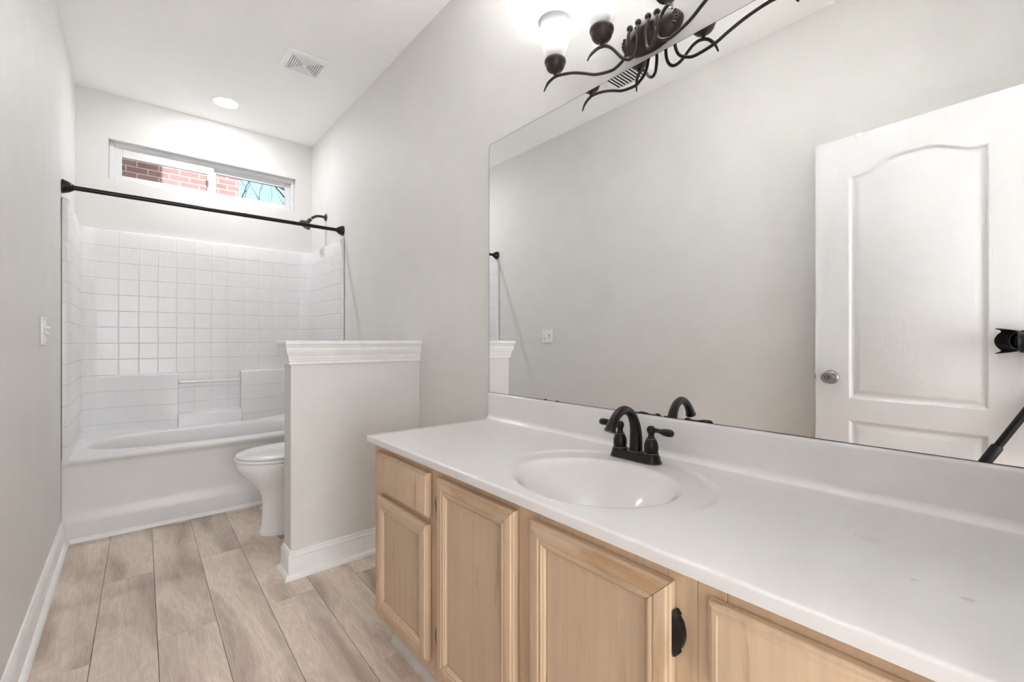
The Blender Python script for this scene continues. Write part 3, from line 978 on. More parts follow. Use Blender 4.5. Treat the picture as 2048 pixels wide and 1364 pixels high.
# ------------------------------------------------------------------ toilet
def build_toilet():
    cy = 2.785
    t = empty('toilet', (0.80, cy, 0.0), 'white elongated toilet with closed lid behind the half wall', 'toilet')
    def egg(xf, xb, hw, z, n=48, sq=2.0):
        """plan outline: pointed-round front at xf (towards the room), squarer back at xb"""
        out = []
        xm = xf + (xb - xf) * 0.52
        for i in range(n):
            a = 2 * pi * i / n
            c, s = cos(a), sin(a)
            if c < 0:
                x = xm + (xm - xf) * c
                y = hw * s
            else:
                x = xm + (xb - xm) * (abs(c) ** (1.0 / 1.3))
                y = hw * (abs(s) ** (1.0 / 1.15)) * (1 if s >= 0 else -1)
            out.append(Vector((x, cy + y, z)))
        return out
    bm = NB()
    ring_skin(bm, [egg(0.540, 0.99, 0.112, 0.0), egg(0.538, 0.99, 0.113, 0.016), egg(0.546, 0.985, 0.107, 0.024), egg(0.552, 0.98, 0.102, 0.06), egg(0.556, 0.97, 0.100, 0.16), egg(0.552, 0.96, 0.103, 0.215),
                   egg(0.532, 0.955, 0.118, 0.255), egg(0.497, 0.95, 0.142, 0.295), egg(0.462, 0.95, 0.164, 0.335), egg(0.441, 0.955, 0.178, 0.364), egg(0.436, 0.96, 0.181, 0.372), egg(0.431, 0.97, 0.184, 0.377), egg(0.428, 0.97, 0.186, 0.410), egg(0.431, 0.97, 0.184, 0.416)])
    obj('bowl', bm, M_PORC, t, angle=45)
    bm = NB()
    ring_skin(bm, [egg(0.428, 0.93, 0.184, 0.4195), egg(0.421, 0.93, 0.190, 0.4215), egg(0.421, 0.93, 0.190, 0.431), egg(0.427, 0.93, 0.186, 0.4345)])
    obj('seat', bm, M_SEAT, t, angle=45)
    bm = NB()
    ring_skin(bm, [egg(0.434, 0.945, 0.181, 0.4385), egg(0.427, 0.945, 0.187, 0.441), egg(0.428, 0.945, 0.187, 0.449), egg(0.438, 0.94, 0.180, 0.455), egg(0.475, 0.93, 0.155, 0.459), egg(0.56, 0.90, 0.09, 0.461)])
    obj('lid', bm, M_SEAT, t, angle=45)
    for s in (-1, 1):
        obj('hinge', bxo(0.925, 0.960, cy + s * 0.075 - 0.018, cy + s * 0.075 + 0.018, 0.416, 0.452), M_SEAT, t, bevel=0.006)
    bm = NB(); box(bm, 0.955, 1.0, cy - 0.10, cy + 0.10, 0.30, 0.42); box(bm, 0.990, 1.180, cy - 0.215, cy + 0.215, 0.420, 0.775)
    obj('tank', bm, M_PORC, t, bevel=0.022, bseg=4)
    obj('tank_lid', bxo(0.978, 1.190, cy - 0.225, cy + 0.225, 0.776, 0.812), M_PORC, t, bevel=0.010, bseg=3)
    bm = NB(); tube(bm, [(0.985, cy - 0.15, 0.715), (0.972, cy - 0.15, 0.715), (0.968, cy - 0.13, 0.712), (0.968, cy - 0.09, 0.706)], 0.006, 10)
    obj('flush_lever', bm, M_NICKEL, t)
    for s in (-1, 1):
        bm = NB(); lathe(bm, [(0.013, 0.0), (0.013, 0.010), (0.010, 0.017), (0.001, 0.019)], (0.72, cy + s * 0.122, 0.0), (0, 0, 1), 16)
        obj('bolt_cap', bm, M_PORC, t)
build_toilet()

# ------------------------------------------------------------------ vanity cabinet
CYA, CYB = YF + 0.002, 1.525          # near and far end
XF, XD = 0.664, 0.643                 # face frame front, door front
van = empty('vanity_cabinet', (0.93, 0.74, 0.0), 'whitewashed maple vanity cabinet with raised panel doors along right wall', 'cabinet')
bm = NB()
box(bm, XF + 0.019, XR - 0.002, CYA, CYB - 0.002, 0.105, 0.120)
box(bm, XR - 0.010, XR - 0.002, CYA, CYB - 0.002, 0.120, 0.7145)
box(bm, XF + 0.019, XR - 0.010, CYA, CYA + 0.015, 0.120, 0.7145)
obj('carcass', bm, M_CABFRAME, van, smooth=False)
# face frame: stiles and rails, small dark hairlines where they butt
def stile(bm, ya, yb): box(bm, XF, XF + 0.0185, ya + 0.0003, yb - 0.0003, 0.105, 0.7148)
bm = NB()
for ya, yb in ((1.452, CYB), (1.066, 1.148), (0.686, 0.766), (0.336, 0.386), (0.291, 0.336), (CYA, CYA + 0.02)):
    stile(bm, ya, yb)
for ya, yb in ((1.148, 1.452), (0.766, 1.066), (0.386, 0.686), (CYA + 0.02, 0.291)):
    box(bm, XF, XF + 0.0185, ya + 0.0003, yb - 0.0003, 0.665, 0.7148)
    box(bm, XF, XF + 0.0185, ya + 0.0003, yb - 0.0003, 0.105, 0.165)
box(bm, XF, XF + 0.0185, 1.1483, 1.4517, 0.530, 0.580)
box(bm, XF, XF + 0.0185, CYA + 0.0203, 0.2907, 0.530, 0.580)
box(bm, XF, XF + 0.0185, CYA + 0.0203, 0.2907, 0.335, 0.375)
obj('face_frame', bm, M_CABFRAME, van, bevel=0.0008, bseg=1)
obj('end_panel', bxo(XF + 0.019, XR - 0.002, CYB - 0.001, CYB + 0.003, 0.105, 0.7148), M_CABFRAME, van, smooth=False)
obj('toe_kick', bxo(0.722, 0.735, CYA, 1.500, 0.0005, 0.106), M_CABFRAME, van, smooth=False)

# frame profile: (inset from door edge, depth behind door front)
DPROF = [(0.0, 0.019), (0.0, 0.007), (0.0015, 0.0045), (0.006, 0.0035), (0.0075, 0.0005), (0.010, 0.0), (0.028, 0.0005), (0.030, 0.0025), (0.0325, 0.0028), (0.0345, 0.0012), (0.0385, 0.0010), (0.0405, 0.0035), (0.0435, 0.0040), (0.0455, 0.0062), (0.0462, 0.0105)]
def hinge(parent, y, z, side):
    """decorative leaf on the face frame (side = -1 leaf on the near side, +1 far side) and its barrel"""
    bm = NB()
    tube(bm, [(XD + 0.012, y, z - 0.026), (XD + 0.012, y, z - 0.024), (XD + 0.012, y, z + 0.024), (XD + 0.012, y, z + 0.026)], [0.002, 0.0036, 0.0036, 0.002], 10)
    pts = []
    prof = [(-0.036, 0.003), (-0.030, 0.008), (-0.026, 0.0065), (-0.020, 0.0115), (-0.008, 0.0150), (0.0, 0.0158), (0.008, 0.0150), (0.020, 0.0115), (0.026, 0.0065), (0.030, 0.008), (0.036, 0.003)]
    a = [bm.verts.new((XF - 0.0145, y, z + p[0])) for p in prof]
    b = [bm.verts.new((XF - 0.0105, y + side * p[1], z + p[0])) for p in prof]
    c = [bm.verts.new((XF - 0.0002, y + side * p[1], z + p[0])) for p in prof]
    d = [bm.verts.new((XF - 0.0002, y, z + p[0])) for p in prof]
    for r0, r1 in ((a, b), (b, c), (c, d)):
        for i in range(len(prof) - 1):
            bm.faces.new((r0[i], r0[i + 1], r1[i + 1], r1[i]))
    bm.faces.new((a[0], b[0], c[0], d[0])); bm.faces.new((a[-1], d[-1], c[-1], b[-1]))
    return obj('hinge', bm, M_BLACK, parent, angle=30)

def cab_door(ya, yb, za, zb, hinge_y, side, worn):
    """four mitred moulding lengths round a flat panel"""
    dmesh = NB()
    corners = [(ya, za), (yb, za), (yb, zb), (ya, zb)]
    ctr = ((ya + yb) / 2, (za + zb) / 2)
    inn = [(1, 1), (-1, 1), (-1, -1), (1, -1)]
    gap = 0.0005
    for k in range(4):
        j = (k + 1) % 4
        horiz = k in (0, 2)
        rings = []
        for ci, sgn in ((k, 1), (j, -1)):
            cyy, czz = corners[ci]
            iy, iz = inn[ci]
            ring = []
            for ins, dep in DPROF:
                y = cyy + iy * ins; z = czz + iz * ins
                if horiz: y += gap * (1 if ci in (0, 3) else -1)
                else: z += gap * (1 if ci in (0, 1) else -1)
                ring.append(Vector((XD + dep, y, z)))
            ring.append(Vector((XD + 0.019, cyy + iy * 0.0462, czz + iz * 0.0462)))
            rings.append(ring)
        ring_skin(dmesh, rings, True, mi=(1 if (horiz and k == 2) else 0))
    d = obj('door', dmesh, [M_CABDOOR, M_CABRAIL], van, angle=28)
    pz = 0.0484
    obj('door_panel', bxo(XD + 0.0098, XD + 0.0165, ya + pz, yb - pz, za + pz, zb - pz), M_CABPANEL, d, smooth=False)
    for z in (zb - 0.080, za + 0.094):
        hinge(d, hinge_y, z, side)
    return d
d1 = cab_door(1.134, 1.474, 0.146, 0.540, 1.4765, 1, 0)
d2 = cab_door(0.752, 1.080, 0.146, 0.690, 1.0825, 1, 0)
d3 = cab_door(0.372, 0.700, 0.146, 0.688, 0.3695, -1, 1)
def drawer(ya, yb, za, zb, name='drawer_front', inner=True):
    c = [(ya, za), (yb, za), (yb, zb), (ya, zb)]
    inn = [(1, 1), (-1, 1), (-1, -1), (1, -1)]
    bm = NB()
    prof = [(0.0, 0.019), (0.0, 0.007), (0.0015, 0.0045), (0.005, 0.0038), (0.0068, 0.0008), (0.009, 0.0)] + ([(0.0145, 0.0), (0.0155, 0.0012), (0.0165, 0.0012)] if inner else [])
    loops = [[Vector((XD + dep, c[i][0] + inn[i][0] * ins, c[i][1] + inn[i][1] * ins)) for i in range(4)] for ins, dep in prof]
    R = loops_face(bm, loops)
    bm.faces.new(R[0][::-1])
    return obj(name, bm, M_CABDOOR, van, angle=28)
drawer(1.131, 1.478, 0.562, 0.689, inner=False)
drawer(-0.030, 0.312, 0.562, 0.688)
drawer(-0.030, 0.312, 0.360, 0.545)
drawer(-0.030, 0.312, 0.146, 0.345)
# shoe strip along the toe kick
bm = NB(); sweep(bm, [(0.722, 1.478), (0.722, CYA)][::-1], [(0.0, 0.0), (0.020, 0.0), (0.0205, 0.006), (0.0185, 0.017), (0.0135, 0.027), (0.0065, 0.034), (0.0, 0.036)])
obj('toe_kick_moulding', bm, M_GREYTRIM, van, angle=30, label='grey quarter round strip')

# ------------------------------------------------------------------ vanity top with its moulded bowl
BX, BY, BA, BB = 0.860, 0.700, 0.180, 0.205
RXc, RYc, RA, RB = 0.890, 0.700, 0.232, 0.280
ZK = 0.737
def smooth(a, b, x):
    t = min(max((x - a) / (b - a), 0.0), 1.0)
    return t * t * (3 - 2 * t)
def top_z(x, y):
    z = ZK
    e = sqrt(((x - RXc) / RA) ** 2 + ((y - RYc) / RB) ** 2)
    k = smooth(0.80, 0.97, x)
    z -= 0.0042 * (1 - smooth(0.94, 1.0, e)) * k
    r = sqrt(((x - BX) / BA) ** 2 + ((y - BY) / BB) ** 2)
    # rounded lip then a deep dish
    lip = 0.045
    if r < 1 + lip:
        if r > 1 - lip:
            q = (1 + lip - r) / (2 * lip)
            z -= 0.20 * 2 * lip * q * q * 0.55
        else:
            rr = r / (1 - lip)
            z -= 0.20 * 2 * lip * 0.55 + 0.122 * (1 - rr ** 2.3)
    return z
def vanity_top():
    t = empty('bathroom_countertop', (0.92, 0.75, 0.715), 'white cultured marble vanity top with moulded oval sink bowl', 'countertop')
    X = [(0.6380, -0.022), (0.6380, -0.0045), (0.6392, -0.0016), (0.6422, 0.0)]
    x = 0.648
    while x < 1.158:
        X.append((x, 0.0)); x += 0.004
    for k in range(0, 7):
        a = pi / 2 * k / 6
        X.append((1.162 + 0.018 * sin(a), 0.018 * (1 - cos(a))))
    ye = 1.540
    Y = [(YF + 0.001, 0.0)]
    y = 0.0
    while y < 1.53:
        Y.append((y, 0.0)); y += 0.0045 if 0.38 < y < 1.02 else 0.03
    Y += [(1.5365, 0.0), (1.539, -0.0014), (ye, -0.0045), (ye, -0.022)]
    bm = NB()
    V = []
    for xx, dx in X:
        row = []
        for yy, dy in Y:
            z = top_z(xx, yy)
            zz = min(z + dx, z + dy) if (dx < 0 or dy < 0) else z + dx
            row.append(bm.verts.new((xx, yy, max(zz, 0.60))))
        V.append(row)
    for i in range(len(X) - 1):
        for j in range(len(Y) - 1):
            bm.faces.new((V[i][j], V[i + 1][j], V[i + 1][j + 1], V[i][j + 1]))
    # underside, open round the bowl
    u = 0.715
    for (xa, xb, ya, yb) in ((0.638, 0.67, YF + 0.001, ye), (1.15, 1.18, YF + 0.001, ye), (0.67, 1.15, 0.93, ye), (0.67, 1.15, YF + 0.001, 0.47)):
        bm.faces.new([bm.verts.new(p) for p in ((xa, ya, u), (xa, yb, u), (xb, yb, u), (xb, ya, u))])
    obj('counter_slab', bm, M_COUNTER, t, angle=50)
    # backsplash
    bm = NB()
    prof = [(1.1985, 0.716), (1.180, 0.716), (1.180, 0.838), (1.1812, 0.8422), (1.184, 0.8452), (1.188, 0.846), (1.1985, 0.846)]
    ring_skin(bm, [[Vector((px, YF + 0.001, pz)) for px, pz in prof], [Vector((px, 1.537, pz)) for px, pz in prof], [Vector((px + (0.003 if px < 1.19 else 0), 1.540, pz - (0.003 if pz > 0.8 else 0))) for px, pz in prof]])
    obj('backsplash', bm, M_COUNTER, t, angle=40)
    zb = top_z(BX + 0.01, BY) + 0.0005
    bm = NB(); lathe(bm, [(0.024, -0.004), (0.0235, 0.002), (0.020, 0.003), (0.018, 0.001), (0.001, 0.001)], (BX + 0.01, BY, zb), (0, 0, 1), 28)
    obj('drain', bm, M_BLACK, t)
    bm = NB(); lathe(bm, [(0.0175, 0.001), (0.0165, 0.006), (0.010, 0.008), (0.001, 0.0085)], (BX + 0.01, BY, zb), (0, 0, 1), 24)
    obj('drain_stopper', bm, M_BLACK, t)
vanity_top()

# ------------------------------------------------------------------ mirror
mir = empty('wall_mirror', (XR, 0.75, 0.8475), 'large frameless wall mirror above the vanity backsplash', 'mirror')
bm = NB(); box(bm, XR - 0.0055, XR - 0.0008, YF + 0.004, 1.5485, 0.8475, 1.9265)
obj('mirror_glass', bm, M_MIRROR, mir, smooth=False)
bm = NB()
box(bm, XR - 0.0057, XR - 0.0006, 1.5486, 1.5498, 0.8475, 1.9275)
box(bm, XR - 0.0057, XR - 0.0006, YF + 0.004, 1.5498, 1.9266, 1.9275)
box(bm, XR - 0.0060, XR - 0.0006, YF + 0.004, 1.5498, 0.8463, 0.8474)
obj('mirror_edge', bm, M_DARKGAP, mir, smooth=False)
for y in (1.20, 1.14, 0.80, 0.70, 0.60):
    obj('mirror_clip', bxo(XR - 0.0075, XR - 0.0058, y - 0.006, y + 0.006, 0.8466, 0.8500), M_DARKGAP, mir, bevel=0.0004, bseg=1)

# ------------------------------------------------------------------ faucet
def build_faucet():
    fx, fy, z0 = 1.094, 0.738, 0.7337
    t = empty('bathroom_faucet', (fx, fy, z0), 'oil rubbed bronze two handle faucet on the vanity sink', 'faucet')
    def stad(hl, hw, z, n=12):
        p = []
        for s, c in ((1, hl - hw), (-1, -(hl - hw))):
            for i in range(n + 1):
                a = -pi / 2 + pi * i / n + (pi / 2 if s == 1 else -pi / 2)
                p.append(Vector((fx + hw * cos(a) * 1.0, fy + c + hw * sin(a), z)))
        return p
    # outlines run round the two rounded ends
    def ring(hl, hw, z):
        p = []
        n = 12
        for i in range(n + 1):
            a = pi * i / n
            p.append(Vector((fx + hw * cos(a), fy + (hl - hw) + hw * sin(a), z)))
        for i in range(n + 1):
            a = pi + pi * i / n
            p.append(Vector((fx + hw * cos(a), fy - (hl - hw) + hw * sin(a), z)))
        return p
    bm = NB(); ring_skin(bm, [ring(0.0805, 0.0290, z0), ring(0.0805, 0.0290, z0 + 0.002)])
    obj('gasket_edge', bm, M_BRZEDGE, t, label='worn pale metal edge')
    bm = NB(); ring_skin(bm, [ring(0.079, 0.0278, z0 + 0.0015), ring(0.0785, 0.0272, z0 + 0.005), ring(0.0765, 0.0252, z0 + 0.010), ring(0.0745, 0.0235, z0 + 0.019), ring(0.0725, 0.0220, z0 + 0.0225), ring(0.069, 0.0195, z0 + 0.0235)])
    obj('base_plate', bm, M_BLACK, t, angle=40)
    zt = z0 + 0.0225
    # spout
    sp = smooth_path([(fx + 0.004, fy, zt), (fx + 0.005, fy, zt + 0.035), (fx - 0.001, fy, zt + 0.075), (fx - 0.020, fy, zt + 0.108), (fx - 0.052, fy, zt + 0.122), (fx - 0.083, fy, zt + 0.113), (fx - 0.106, fy, zt + 0.090), (fx - 0.116, fy, zt + 0.072)], 8)
    def rr(k):
        return 0.0185 - 0.0062 * smooth(0.0, 0.55, k) + 0.0025 * smooth(0.75, 1.0, k)
    bm = NB(); tube(bm, sp, rr, 24)
    s_ = obj('spout', bm, M_BLACK, t, angle=45)
    e0 = Vector(sp[-1]); ed = (Vector(sp[-1]) - Vector(sp[-3])).normalized()
    bm = NB(); lathe(bm, [(0.0152, -0.004), (0.0165, 0.0), (0.0165, 0.0025), (0.0120, 0.003), (0.001, 0.0025)], e0, ed, 24)
    obj('spout_tip', bm, M_BLACK, s_)
    bm = NB(); lathe(bm, [(0.0225, 0.0), (0.0225, 0.0018), (0.0185, 0.0026)], (fx + 0.004, fy, zt - 0.0005), (0, 0, 1), 28)
    obj('spout_collar', bm, M_BRZEDGE, s_)
    # lift rod
    bm = NB(); tube(bm, [(fx + 0.022, fy, zt), (fx + 0.022, fy, zt + 0.030)], 0.0025, 10)
    lathe(bm, [(0.0035, 0.0), (0.0075, 0.010), (0.0078, 0.015), (0.002, 0.018)], (fx + 0.022, fy, zt + 0.026), (0, 0, 1), 16)
    obj('lift_rod', bm, M_BLACK, t)
    for s in (1, -1):
        c = Vector((fx, fy + s * 0.0515, zt))
        bm = NB()
        lathe(bm, [(0.0200, 0.0), (0.0200, 0.004), (0.0180, 0.0065), (0.0185, 0.0085), (0.0195, 0.016), (0.0190, 0.026), (0.0165, 0.036), (0.0125, 0.043), (0.0105, 0.045), (0.0085, 0.050), (0.0080, 0.056), (0.0098, 0.060), (0.0118, 0.066), (0.0112, 0.073), (0.0078, 0.078), (0.001, 0.080)], c, (0, 0, 1), 28)
        h_ = obj('handle', bm, M_BLACK, t, angle=40)
        bm = NB(); lathe(bm, [(0.0203, 0.0035), (0.0206, 0.0045), (0.0203, 0.0055)], c, (0, 0, 1), 28, cap0=False, cap1=False)
        obj('worn_ring', bm, M_BRZEDGE, h_)
        bm = NB(); lathe(bm, [(0.0128, 0.0432), (0.0131, 0.0440), (0.0127, 0.0448)], c, (0, 0, 1), 28, cap0=False, cap1=False)
        obj('worn_ring', bm, M_BRZEDGE, h_)
        d = Vector((-0.02 if s > 0 else -0.15, s * 0.98, 0)).normalized()
        pts = [c + d * a + Vector((0, 0, z)) for a, z in ((0.006, 0.0685), (0.018, 0.0695), (0.030, 0.0690), (0.045, 0.0690), (0.060, 0.0690), (0.069, 0.0690), (0.073, 0.0690))]
        rings = []
        side = Vector((0, 0, 1)).cross(d)
        for p, (w, hh) in zip(pts, ((0.006, 0.006), (0.0048, 0.0042), (0.0060, 0.0046), (0.0095, 0.0072), (0.0115, 0.0078), (0.0095, 0.0065), (0.003, 0.003))):
            rings.append([p + side * (w * cos(2 * pi * k / 16)) + Vector((0, 0, hh * sin(2 * pi * k / 16) * 1.35)) for k in range(16)])
        bm = NB(); ring_skin(bm, rings)
        obj('lever', bm, M_BLACK, h_, angle=50)
build_faucet()

# ------------------------------------------------------------------ vanity light
def build_vanity_light():
    yc, zc = 0.7475, 1.995
    t = empty('vanity_light_fixture', (XR, yc, zc), 'dark bronze four arm vanity light with frosted glass shades', 'light fixture')
    # oval backplate
    bm = NB()
    lathe(bm, [(1.0 * 0.1, 0.0), (0.1, 0.010), (0.097, 0.016), (0.088, 0.019), (0.085, 0.0225), (0.070, 0.030), (0.050, 0.037), (0.030, 0.041), (0.001, 0.043)], (XR - 0.0006, yc, zc), (-1, 0, 0), 48, sx=1.0, sy=0.52, ref=(0, 1, 0))
    cp = obj('backplate', bm, M_BRONZE, t, angle=40)
    for s in (-1, 1):
        bm = NB()
        for k in range(-2, 3):
            a = k * 0.30
            p0 = Vector((XR - 0.0225, yc + s * 0.060, zc + 0.0)); 
            p1 = Vector((XR - 0.0215, yc + s * (0.060 + 0.034 * cos(a)), zc + 0.030 * sin(a) * 1.1))
            tube(bm, [p0 + (p1 - p0) * 0.25, p0 + (p1 - p0) * 0.7, p1], [0.0025, 0.0045, 0.005], 8)
        obj('shell_ornament', bm, M_BRONZE, cp)
    for y in (yc - 0.035, yc + 0.035):
        bm = NB(); sphere(bm, (XR - 0.036, y, zc + 0.024), 0.0045, 10)
        obj('canopy_screw', bm, M_BRONZE, cp)
    outer = [(1.150, 0.793, 2.012), (1.143, 0.795, 1.992), (1.1415, 0.793, 1.965), (1.140, 0.799, 1.940), (1.138, 0.809, 1.924), (1.135, 0.828, 1.912), (1.131, 0.851, 1.907), (1.124, 0.903, 1.917), (1.118, 0.943, 1.936), (1.111, 0.984, 1.954), (1.105, 1.027, 1.966), (1.100, 1.059, 1.970), (1.096, 1.085, 1.962), (1.0945, 1.097, 1.951), (1.093, 1.106, 1.937)]
    inner = [(1.150, 0.764, 2.016), (1.143, 0.765, 1.990), (1.1415, 0.763, 1.956), (1.139, 0.766, 1.930), (1.134, 0.774, 1.914), (1.128, 0.787, 1.910), (1.120, 0.803, 1.921), (1.112, 0.818, 1.942), (1.105, 0.832, 1.959), (1.097, 0.848, 1.968), (1.088, 0.866, 1.966), (1.078, 0.878, 1.955), (1.071, 0.884, 1.944), (1.064, 0.888, 1.929)]
    def mirr(P): return [(x, 2 * yc - y, z) for x, y, z in P]
    def arm(P, neck):
        bm = NB(); sp = smooth_path(P, 5)
        tube(bm, sp, lambda k: 0.0048 if k < 0.86 else 0.0048 - 0.0026 * (k - 0.86) / 0.14, 12)
        a = obj('arm', bm, M_BRONZE, t)
        bm = NB(); sphere(bm, (P[0][0] - 0.002, P[0][1], P[0][2] + 0.002), 0.0095, 14)
        obj('arm_ball', bm, M_BRONZE, a)
        nx, ny, nz = neck
        bm = NB(); lathe(bm, [(0.0045, -0.002), (0.0060, 0.003), (0.0065, 0.008), (0.015, 0.0115), (0.0245, 0.017), (0.0300, 0.0245), (0.0318, 0.031), (0.0325, 0.035), (0.0350, 0.038), (0.0368, 0.044), (0.0365, 0.050), (0.033, 0.054), (0.024, 0.056), (0.0235, 0.044), (0.001, 0.042)], (nx, ny, nz), (0, 0, 1), 36)
        cup = obj('shade_cup', bm, M_BRONZE, a, angle=40)
        bm = NB()
        prof = [(0.0225, 0.046), (0.0285, 0.062), (0.0385, 0.082), (0.0460, 0.108), (0.0495, 0.136), (0.0515, 0.162), (0.0535, 0.172), (0.0570, 0.178), (0.0575, 0.181), (0.0548, 0.1815), (0.0510, 0.172), (0.0490, 0.160), (0.0470, 0.136), (0.0435, 0.108), (0.0360, 0.082), (0.0262, 0.063), (0.0205, 0.048)]
        lathe(bm, prof, (nx, ny, nz), (0, 0, 1), 120, cap0=False, cap1=False, flute=30, famp=0.010, frange=(0.05, 0.15))
        obj('glass_shade', bm, M_SHADE, cup, angle=60)
        bm = NB(); lathe(bm, [(0.012, 0.044), (0.012, 0.081), (0.0135, 0.0875)], (nx, ny, nz), (0, 0, 1), 20, cap1=True)
        obj('bulb_socket', bm, M_PLATE, cup)
        bm = NB(); lathe(bm, [(0.0125, 0.088), (0.015, 0.095), (0.021, 0.109), (0.0255, 0.123), (0.026, 0.134), (0.021, 0.146), (0.010, 0.153), (0.001, 0.155)], (nx, ny, nz), (0, 0, 1), 20)
        obj('bulb', bm, M_BULB, cup)
    arm(outer, (1.100, 1.059, 1.975)); arm(inner, (1.094, 0.857, 1.973))
    arm(mirr(inner), (1.094, 2 * yc - 0.857, 1.973)); arm(mirr(outer), (1.100, 2 * yc - 1.059, 1.975))
build_vanity_light()

# ------------------------------------------------------------------ ceiling things
def recessed(x, y):
    t = empty('recessed_ceiling_light', (x, y, ZC), 'round recessed ceiling light shining above the tub', 'ceiling light')
    bm = NB(); lathe(bm, [(0.092, -0.0005), (0.092, -0.004), (0.089, -0.0055), (0.074, -0.0085), (0.072, -0.006), (0.072, -0.0005)], (x, y, ZC), (0, 0, 1), 48, cap0=False, cap1=False)
    obj('trim_ring', bm, M_VENT, t)
    bm = NB(); lathe(bm, [(0.0722, -0.0050), (0.055, -0.0070), (0.015, -0.0085)], (x, y, ZC), (0, 0, 1), 40, cap0=False, cap1=False)
    obj('lit_lens', bm, M_CANLENS, t)
    bm = NB(); lathe(bm, [(0.015, -0.0085), (0.010, -0.0098), (0.001, -0.0104)], (x, y, ZC), (0, 0, 1), 32, cap0=False)
    obj('led_core', bm, M_CANLED, t)
recessed(0.512, 3.695)

def grille(name, label, cat, x0, x1, y0, y1, gx0, gx1, gy0, gy1, n, nested=True):
    t = empty(name, ((x0 + x1) / 2, (y0 + y1) / 2, ZC), label, cat)
    bm = NB()
    dz = 0.012
    loops = []
    for (ins, z) in ((0.0, -0.0005), (0.0, -0.007), (0.006, -dz)):
        loops.append([Vector((x0 + ins, y0 + ins, ZC + z)), Vector((x1 - ins, y0 + ins, ZC + z)), Vector((x1 - ins, y1 - ins, ZC + z)), Vector((x0 + ins, y1 - ins, ZC + z))])
    loops.append([Vector((gx0, gy0, ZC - dz)), Vector((gx1, gy0, ZC - dz)), Vector((gx1, gy1, ZC - dz)), Vector((gx0, gy1, ZC - dz))])
    loops.append([Vector((gx0, gy0, ZC - 0.003)), Vector((gx1, gy0, ZC - 0.003)), Vector((gx1, gy1, ZC - 0.003)), Vector((gx0, gy1, ZC - 0.003))])
    loops_face(bm, loops, fill_last=False)
    obj('frame', bm, M_VENT, t, angle=30)
    obj('dark_duct', bxo(gx0, gx1, gy0, gy1, ZC - 0.0028, ZC - 0.0012), M_DARKGAP, t, smooth=False)
    if nested:
        hx, hy = (gx1 - gx0) / 2, (gy1 - gy0) / 2
        cx, cy = (gx0 + gx1) / 2, (gy0 + gy1) / 2
        for k in range(n):
            f0 = 1 - (k + 0.30) / (n + 0.6); f1 = 1 - (k + 0.92) / (n + 0.6)
            bm = NB()
            def R(f, z): return [Vector((cx + sx * (hx * f), cy + sy * (hy * f), ZC + z)) for sx, sy in ((-1, -1), (1, -1), (1, 1), (-1, 1))]
            loops_face(bm, [R(f0, -0.0045), R(f0, -0.0115), R(f1, -0.0115), R(f1, -0.0085), R(f0 - 0.008, -0.0045)], fill_last=False)
            obj('louvre', bm, M_VENT, t, smooth=False)
        f = 1 - (n + 0.25) / (n + 0.6) + 0.10
        obj('centre_cap', bxo(cx - hx * f, cx + hx * f, cy - hy * f, cy + hy * f, ZC - 0.0118, ZC - 0.005), M_VENT, t, bevel=0.001)
    else:
        for k in range(n):
            y = gy0 + (gy1 - gy0) * (k + 0.5) / n
            bm = NB()
            w = (gy1 - gy0) / n * 0.40
            a = [Vector((gx0, y - w, ZC - 0.0105)), Vector((gx0, y - w + 0.001, ZC - 0.0115)), Vector((gx0, y + w, ZC - 0.0045)), Vector((gx0, y + w - 0.001, ZC - 0.0035))]
            ring_skin(bm, [a, [Vector((gx1, p.y, p.z)) for p in a]])
            obj('louvre', bm, M_VENT, t, smooth=False)
    return t
grille('exhaust_fan_grille', 'white exhaust fan grille with nested rectangular louvres on ceiling', 'vent', 0.684, 0.928, 2.762, 2.975, 0.718, 0.894, 2.798, 2.963, 7)
grille('supply_register', 'white slatted ceiling register seen only in the mirror', 'vent', -0.105, 0.105, 1.520, 1.830, -0.075, 0.075, 1.550, 1.800, 11, nested=False)

